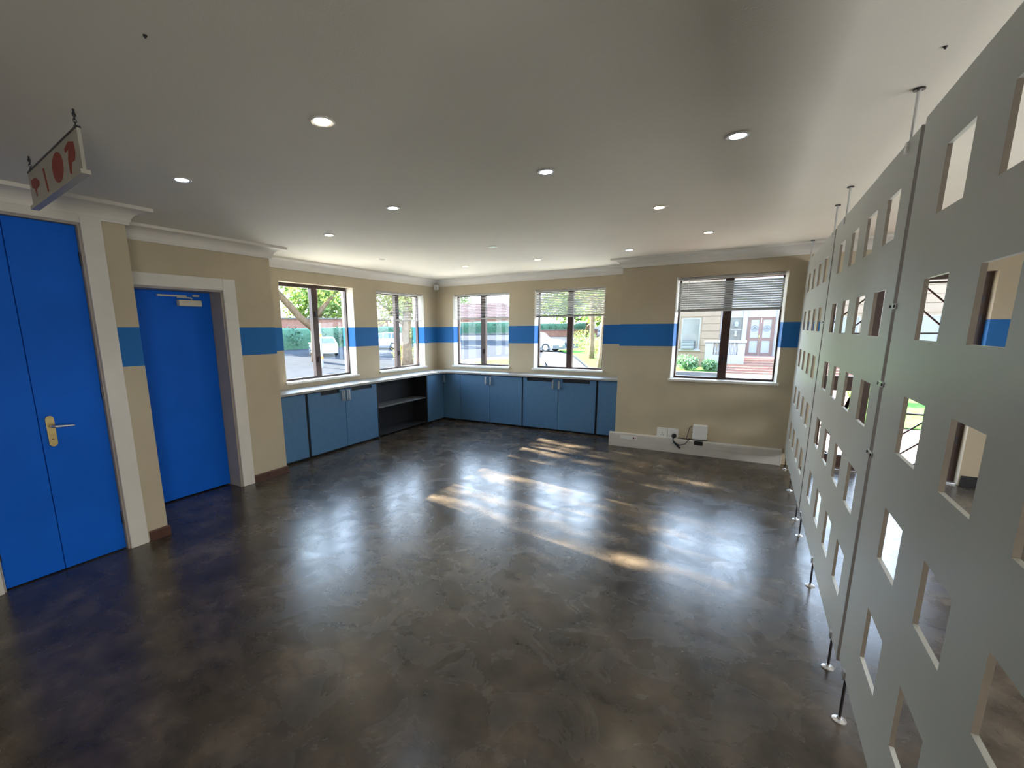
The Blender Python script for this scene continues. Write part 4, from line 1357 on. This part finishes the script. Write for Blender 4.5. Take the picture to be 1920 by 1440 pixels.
# landing and steps
box('landing', M['step'], B, -1.6, 4.2, 27.6, FW, -0.7, 0.0)
for k in range(6):
    zt_ = -0.70 + 0.1 * (k + 1)
    box('step', M['step'], B, -0.95, 4.0, 25.6 + 0.34 * k, 27.6, zt_ - 0.1, zt_)
    box('step_nosing', M['paving'], B, -0.97, 4.02, 25.57 + 0.34 * k, 25.64 + 0.34 * k, zt_ - 0.025, zt_ + 0.012)
# balustrade
bl = thing('balustrade', 'white balustrade with turned balusters beside the entrance steps opposite', 'balustrade', (-1.15, 27.0, -0.7))
box('plinth', M['white'], bl, -2.03, -0.25, 26.85, 27.15, -0.70, 0.15)
box('rail', M['white'], bl, -2.08, -0.20, 26.80, 27.20, 0.76, 0.87, 0.01)
for (a_, b_) in ((-2.03, -1.66), (-1.36, -1.06), (-0.56, -0.25)):
    box('pier', M['white'], bl, a_, b_, 26.87, 27.13, 0.15, 0.76)
prof = [(0.06, 0), (0.06, 0.05), (0.035, 0.08), (0.075, 0.22), (0.05, 0.36), (0.03, 0.50), (0.055, 0.55), (0.06, 0.61)]
for xx in (-1.585, -1.435, -0.975, -0.81, -0.645):
    MB().lathe(prof, (xx, 27.0, 0.15), 14).build('baluster', M['white'], bl, smooth=True)


def shrub(label, x, y, h, r, m, n, seed, group='shrubs in the garden'):
    rng = random.Random(seed)
    z = gz(x, y) + 0.05
    t = thing('shrub', label, 'shrub', (x, y, z), group)
    b = MB()
    for k in range(7):
        a_ = 2 * math.pi * k / 7
        b.tube([(x, y, z - 0.05), (x + r * .4 * math.cos(a_), y + r * .4 * math.sin(a_), z + h * .6)], [0.02, 0.008], 5)
    b.build('stems', M['barkpink'], t)
    leaves('foliage', M[m], t, [(x, y, z + h * .55, r, r, h * .5), (x + r * .3, y, z + h * .3, r * .9, r * .8, h * .3)], n, 0.08, rng)
    return t


shrub('round green shrub below the air conditioner on the building opposite', -2.85, 26.4, 0.78, 0.62, 'leafsoft', 900, 40)
shrub('grassy green shrub left of the entrance steps opposite', -1.72, 26.2, 0.62, 0.38, 'leafsoft', 700, 41)
for i, (x, y, h_, r_, lab) in enumerate(((-12.9, 40.5, 1.6, 1.3, 'yellow-green shrub at the back of the garden, left of the slender trunks'),
                                         (-10.6, 36.8, 1.2, 1.2, 'yellow-green shrub at the foot of the left slender trunk'),
                                         (-7.6, 30.2, 1.1, 1.0, 'yellow-green shrub between the two slender trunks'),
                                         (-9.6, 43.0, 1.8, 1.6, 'tall yellow-green shrub behind the two slender trunks'))):
    shrub(lab, x, y, h_, r_, 'leafy' if i % 2 else 'leaf', 1000, 50 + i)
shrub('yellow-leaved shrub at the foot of the stout trunk by the car park', -18.9, 22.9, 1.5, 0.8, 'leafy', 700, 60)
for i, (x, y, lab) in enumerate(((3.0, 17.5, 'green shrub on the lawn beyond the garden door, left one'), (4.4, 19.5, 'green shrub on the lawn beyond the garden door, right one'))):
    shrub(lab, x, y, 0.7, 0.7, 'leaf', 700, 70 + i)
